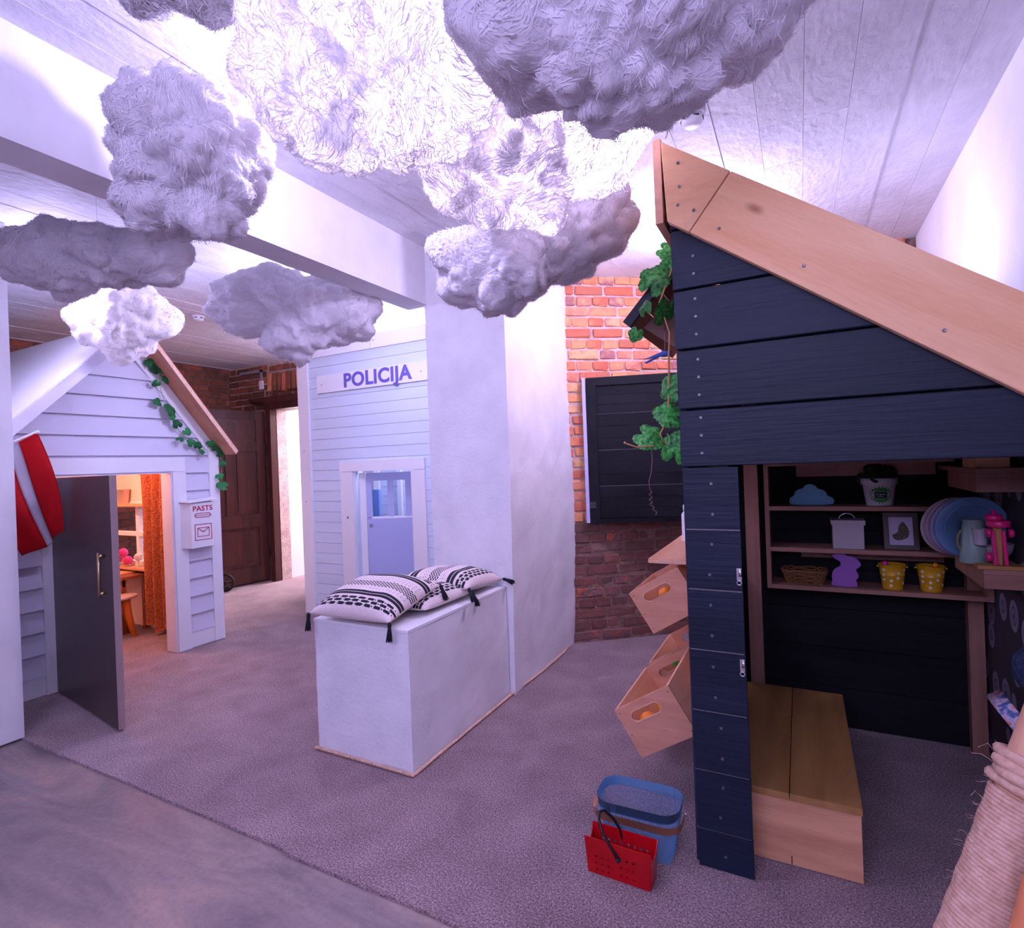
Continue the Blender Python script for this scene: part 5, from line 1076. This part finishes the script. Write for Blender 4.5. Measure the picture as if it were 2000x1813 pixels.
for k in range(4): tube(kn, [p1 + ax * (0.004 + 0.016 * k) + (s_ax * math.cos(a + k) + w_ax * math.sin(a + k)) * (0.051 + 0.005 * math.sin(3 * a + k)) for a in [2 * PI * i / 24 for i in range(24)]], 0.010, 8, closed=True)
obj('knot', kn, rope_m, rp_, True)
fz = B(); rnd = random.Random(8)
for k in range(150):
    t = rnd.random() ** 0.5; a = rnd.uniform(0, 2 * PI); d = s_ax * math.cos(a) + w_ax * math.sin(a); b = p0.lerp(p1 + ax * .05, t) + d * 0.056; l = rnd.uniform(0.005, 0.02) * (2.2 if t > .93 else 1)
    tube(fz, [b, b + d * l * .6 + ax * rnd.uniform(-1, 1) * l * .5, b + d * l + Vector((0, 0, -1)) * l * rnd.uniform(0, .6)], 0.0004, 3)
fo = obj('loose_fibres', fz, rope_m, rp_); fo['kind'] = 'stuff'
om2 = mat('orange varnished pole', (0.72, 0.24, 0.10), rough=0.4)
tag(obj('orange_pole', tube(B(), [(0.16, 1.05, 0.0), (0.205, 1.095, 0.25), (0.300, 1.16, 0.585), (0.36, 1.20, 0.80)], [0.02, 0.024, 0.026, 0.024], 16), om2, None, True), 'smooth orange pole behind the rope pole in the corner', 'pole')
fb = thing('patterned_cushion', 'folded blue and salmon patterned seat cushion at the right edge', 'cushion', (0.62, 2.12, 0.3))
def fabric():
    m, nt, b = _nodes('blue salmon print'); L = nt.links.new; v = _coords(nt, (1, 1, 1), False); nz = _n(nt, 'ShaderNodeTexNoise'); nz.inputs['Scale'].default_value = 26; nz.inputs['Detail'].default_value = 3; L(v, nz.inputs['Vector'])
    r = _n(nt, 'ShaderNodeValToRGB'); r.color_ramp.interpolation = 'LINEAR'; e = r.color_ramp.elements
    st = [(0.30, (0.05, 0.06, 0.20)), (0.42, (0.10, 0.14, 0.34)), (0.50, (0.55, 0.50, 0.66)), (0.57, (0.62, 0.24, 0.20)), (0.68, (0.06, 0.07, 0.22))]
    while len(e) < len(st): e.new(0.5)
    for i, (p, c) in enumerate(st): e[i].position = p; e[i].color = (*c, 1)
    L(nz.outputs['Fac'], r.inputs[0]); L(r.outputs[0], b.inputs['Base Color']); b.inputs['Roughness'].default_value = 0.9; return m
QM = T(0.490, 2.06, 0.640) @ RY(math.radians(56))
obj('pad', bx(0.0, 0.34, -0.02, 0.10, -0.012, 0.030, M=QM), fabric(), fb, True, bevel=0.012, seg=3)
obj('support_pole', tube(B(), [(0.60, 2.14, 0.0), (0.66, 2.12, 0.42)], 0.02, 10), pine_z, fb, True)
bt_ = thing('fluffy_cushion', 'dark blue fluffy cushion at the right edge behind the patterned one', 'cushion', (0.66, 2.40, 0.62)); bm = B(); ball(bm, (0, 0, 0), 1, 4)
for v in bm.verts: v.co *= 1 + 0.14 * noise.noise(v.co * 7) + 0.06 * noise.noise(v.co * 18)
bm.transform(T(0.665, 2.40, 0.645) @ Matrix.Diagonal((0.055, 0.10, 0.075, 1))); obj('cover', bm, mat('navy fleece', (0.02, 0.03, 0.09), (0.06, 0.08, 0.18), 60, 0.95, 1.0, 120), bt_, True)
obj('stand', tube(B(), [(0.665, 2.40, 0.0), (0.665, 2.40, 0.60)], 0.018, 10), shelf_z, bt_)

# ================================================================== CLOUDS
def cloud_mat(name, c):
    """loose wadding: soft scattering body, thin places let light through, dense tufts do not"""
    m, nt, b = _nodes(name); L = nt.links.new; v = _coords(nt, (1, 1, 1), False)
    nz = _n(nt, 'ShaderNodeTexNoise'); nz.inputs['Scale'].default_value = 26; nz.inputs['Detail'].default_value = 4; nz.inputs['Roughness'].default_value = 0.6; nz.inputs['Distortion'].default_value = 1.0; L(v, nz.inputs['Vector'])
    bp = _n(nt, 'ShaderNodeBump'); bp.inputs['Strength'].default_value = 0.25; bp.inputs['Distance'].default_value = 0.008; L(nz.outputs['Fac'], bp.inputs['Height'])
    b.inputs['Base Color'].default_value = (*c, 1); b.inputs['Roughness'].default_value = 1.0; b.inputs['Specular IOR Level'].default_value = 0.0
    b.inputs['Subsurface Weight'].default_value = 0.0; b.inputs['Subsurface Radius'].default_value = (1.0, 0.95, 1.0); b.inputs['Subsurface Scale'].default_value = 0.03
    tr = _n(nt, 'ShaderNodeBsdfTranslucent'); tr.inputs[0].default_value = (*c, 1); L(bp.outputs[0], b.inputs['Normal'])
    dn = _n(nt, 'ShaderNodeTexNoise'); dn.inputs['Scale'].default_value = 7; dn.inputs['Detail'].default_value = 3; dn.inputs['Distortion'].default_value = 1.2; L(v, dn.inputs['Vector'])
    mr = _n(nt, 'ShaderNodeMapRange'); mr.inputs[1].default_value = 0.35; mr.inputs[2].default_value = 0.68; mr.inputs[3].default_value = 0.06; mr.inputs[4].default_value = 0.36; L(dn.outputs['Fac'], mr.inputs[0])
    mx = _n(nt, 'ShaderNodeMixShader'); L(mr.outputs[0], mx.inputs[0]); L(b.outputs[0], mx.inputs[1]); L(tr.outputs[0], mx.inputs[2]); L(mx.outputs[0], nt.nodes['Material Output'].inputs[0]); return m
wad = cloud_mat('white polyester wadding', (0.88, 0.84, 0.88))
RV, UV, DV = Vector((0.886, 0.464, 0)), Vector((0, 0, 1)), Vector((-0.464, 0.886, 0))
def cloud(label, c, lobes, seed, sub=6, amp=1.0):
    """lobes: (right, up, depth, radius); a puffed, creased lump of wadding hung on a thread"""
    c = Vector(c); t = thing('cotton_cloud', label, 'cloud', c - UV * 0.2, 'cotton wool clouds hung from the ceiling'); bm = B(); ball(bm, (0, 0, 0), 1, sub); off = Vector((seed * 3.1, seed * 1.7, seed * 2.3))
    L = [(RV * a + UV * b + DV * d, r) for a, b, d, r in lobes]; sc = []
    for v in bm.verts:
        n = v.co.normalized(); best = 0.03
        acc = 0
        for p, r in L:
            k = n.dot(p); q = p.length_squared - k * k; w = r * r - q
            if w > 0: best = max(best, k + math.sqrt(w))
        sc.append(best)
    bm.verts.index_update()
    for it in range(3 if sub < 6 else 5):                          # soften the seams between lobes
        ns = sc[:]
        for v in bm.verts:
            nb = [sc[e.other_vert(v).index] for e in v.link_edges]; ns[v.index] = 0.5 * sc[v.index] + 0.5 * sum(nb) / len(nb)
        sc = ns
    for v in bm.verts:
        n = v.co.normalized(); p = n * sc[v.index] + off; wv = Vector((noise.noise(p * 5), noise.noise(p * 5 + Vector((7, 0, 0))), noise.noise(p * 5 + Vector((0, 9, 0))))) * 0.06; q = p + wv
        d = 0.080 * (abs(noise.noise(q * 5.5)) - 0.22) + 0.040 * (abs(noise.noise(q * 11)) - 0.22) + 0.018 * noise.noise(q * 19) + 0.010 * noise.noise(q * 42) + 0.003 * noise.noise(q * 110)
        v.co = c + n * (sc[v.index] + d * amp) + wv * 0.35
    top = max(v.co.z for v in bm.verts)
    if top > 2.80:
        for v in bm.verts:
            if v.co.z > 2.70: v.co.z = 2.70 + (v.co.z - 2.70) * 0.10 / (top - 2.70)
        top = 2.80
    tp = max(bm.verts, key=lambda v: v.co.z - 0.5 * (v.co - c).xy.length).co.copy(); body = obj('wadding', bm, wad, t, True)
    rnd = random.Random(seed); pl = body.data.polygons; V = []; F = []; U = rnd.uniform
    for f in rnd.choices(pl, weights=[q.area for q in pl], k=22000 if sub > 5 else 12000):                    # loose fibres combed along a swirling direction, looping out of the surface
        b = f.center; nn = f.normal; g = noise.noise_vector(b * 5 + off) + noise.noise_vector(b * 17) * 0.35 + Vector((U(-.3, .3), U(-.3, .3), U(-.3, .3)))
        td = nn.cross(g); tl = td.length
        if tl < 1e-3: continue
        td /= tl; wild = rnd.random() < 0.06; l = U(0.016, 0.050) * (0.7 if wild else 1); w = nn.cross(td) * U(0.0004, 0.0013); h = l * (U(.25, .55) if wild else U(.05, .17)); n0 = len(V)
        for q, hh, ww in ((-.5, -0.004, .4), (-.18, h * .8, 1), (.18, h, 1), (.5, h * 1.2 if wild else -0.003, .3)):
            c_ = b + td * (l * q) + nn * hh; V.append(c_ - w * ww); V.append(c_ + w * ww)
        F += [(n0, n0 + 1, n0 + 3, n0 + 2), (n0 + 2, n0 + 3, n0 + 5, n0 + 4), (n0 + 4, n0 + 5, n0 + 7, n0 + 6)]
    me = bpy.data.meshes.new('fibres'); me.from_pydata(V, [], F); me.materials.append(wad); me.polygons.foreach_set('use_smooth', [True] * len(F)); ws = link('fibres', me, t); ws['kind'] = 'stuff'
    obj('thread', tube(B(), [tp - UV * 0.03, (tp.x, tp.y, 2.822)], 0.0006, 4), white_p, t)
cloud('dark sliver of cotton cloud cut off at the top left', (-1.338, 0.881, 2.635), [(-.10, 0.02, 0, .07), (.02, .01, 0, .08), (.10, .03, 0, .07)], 1, 5)
cloud('large glowing cotton cloud lit from inside at top middle', (-0.982, 1.18, 2.496), [(-.20, .06, 0, .18), (-.02, .10, 0, .24), (.16, .08, 0, .24), (-.12, -.06, 0, .20), (.08, -.09, 0, .17), (-.26, .12, 0, .12), (.0, .0, .1, .2)], 2)
cloud('glowing cotton cloud below the large one, in the middle of the photo', (-0.80, 1.727, 2.451), [(-.20, .0, 0, .18), (0, -.02, 0, .20), (.20, .05, 0, .19), (.30, .10, 0, .12), (-.10, -.09, 0, .14)], 3)
cloud('biggest dark grey cotton cloud hanging nearest at the top right', (-0.30, 1.255, 2.40), [(-.19, .04, 0, .20), (0, .02, 0, .24), (.20, .08, 0, .20), (-.06, -.07, 0, .16), (.08, .12, 0, .20), (.28, .14, 0, .13)], 4)
cloud('white cotton cloud with two lobes in front of the white pier', (-0.943, 2.104, 2.306), [(-.29, -.07, 0, .15), (-.12, -.09, 0, .17), (.08, .0, 0, .15), (.27, .10, 0, .16), (-.20, -.15, 0, .12), (.17, .04, 0, .16)], 5)
cloud('tall white cotton cloud hanging in front of the ceiling beam', (-1.704, 1.084, 2.40), [(-.11, .16, 0, .11), (0, .05, 0, .18), (.09, .0, 0, .17), (-.06, -.10, 0, .15), (.08, -.17, 0, .10), (.11, .11, 0, .12)], 6)
cloud('long flat grey cotton cloud at the far left', (-2.911, 1.412, 2.454), [(-.33, .0, 0, .14), (-.16, -.01, 0, .17), (.05, .0, 0, .15), (.25, .0, 0, .14), (.37, .0, 0, .09)], 7, 6, 0.9)
cloud('small bright cotton cloud above the lilac playhouse gable', (-3.895, 2.025, 2.425), [(-.15, 0, 0, .17), (.08, .04, 0, .21), (0, -.08, 0, .17), (.18, .02, 0, .16)], 8, 5)
cloud('wide white cotton cloud hanging before the POLICIJA board', (-2.738, 2.405, 2.385), [(-.36, .05, 0, .15), (-.22, .06, 0, .20), (-.02, .03, 0, .21), (.18, .0, 0, .21), (.34, -.02, 0, .17), (0, -.10, 0, .18), (-.10, -.16, 0, .12), (.2, -.06, 0, .18)], 9)
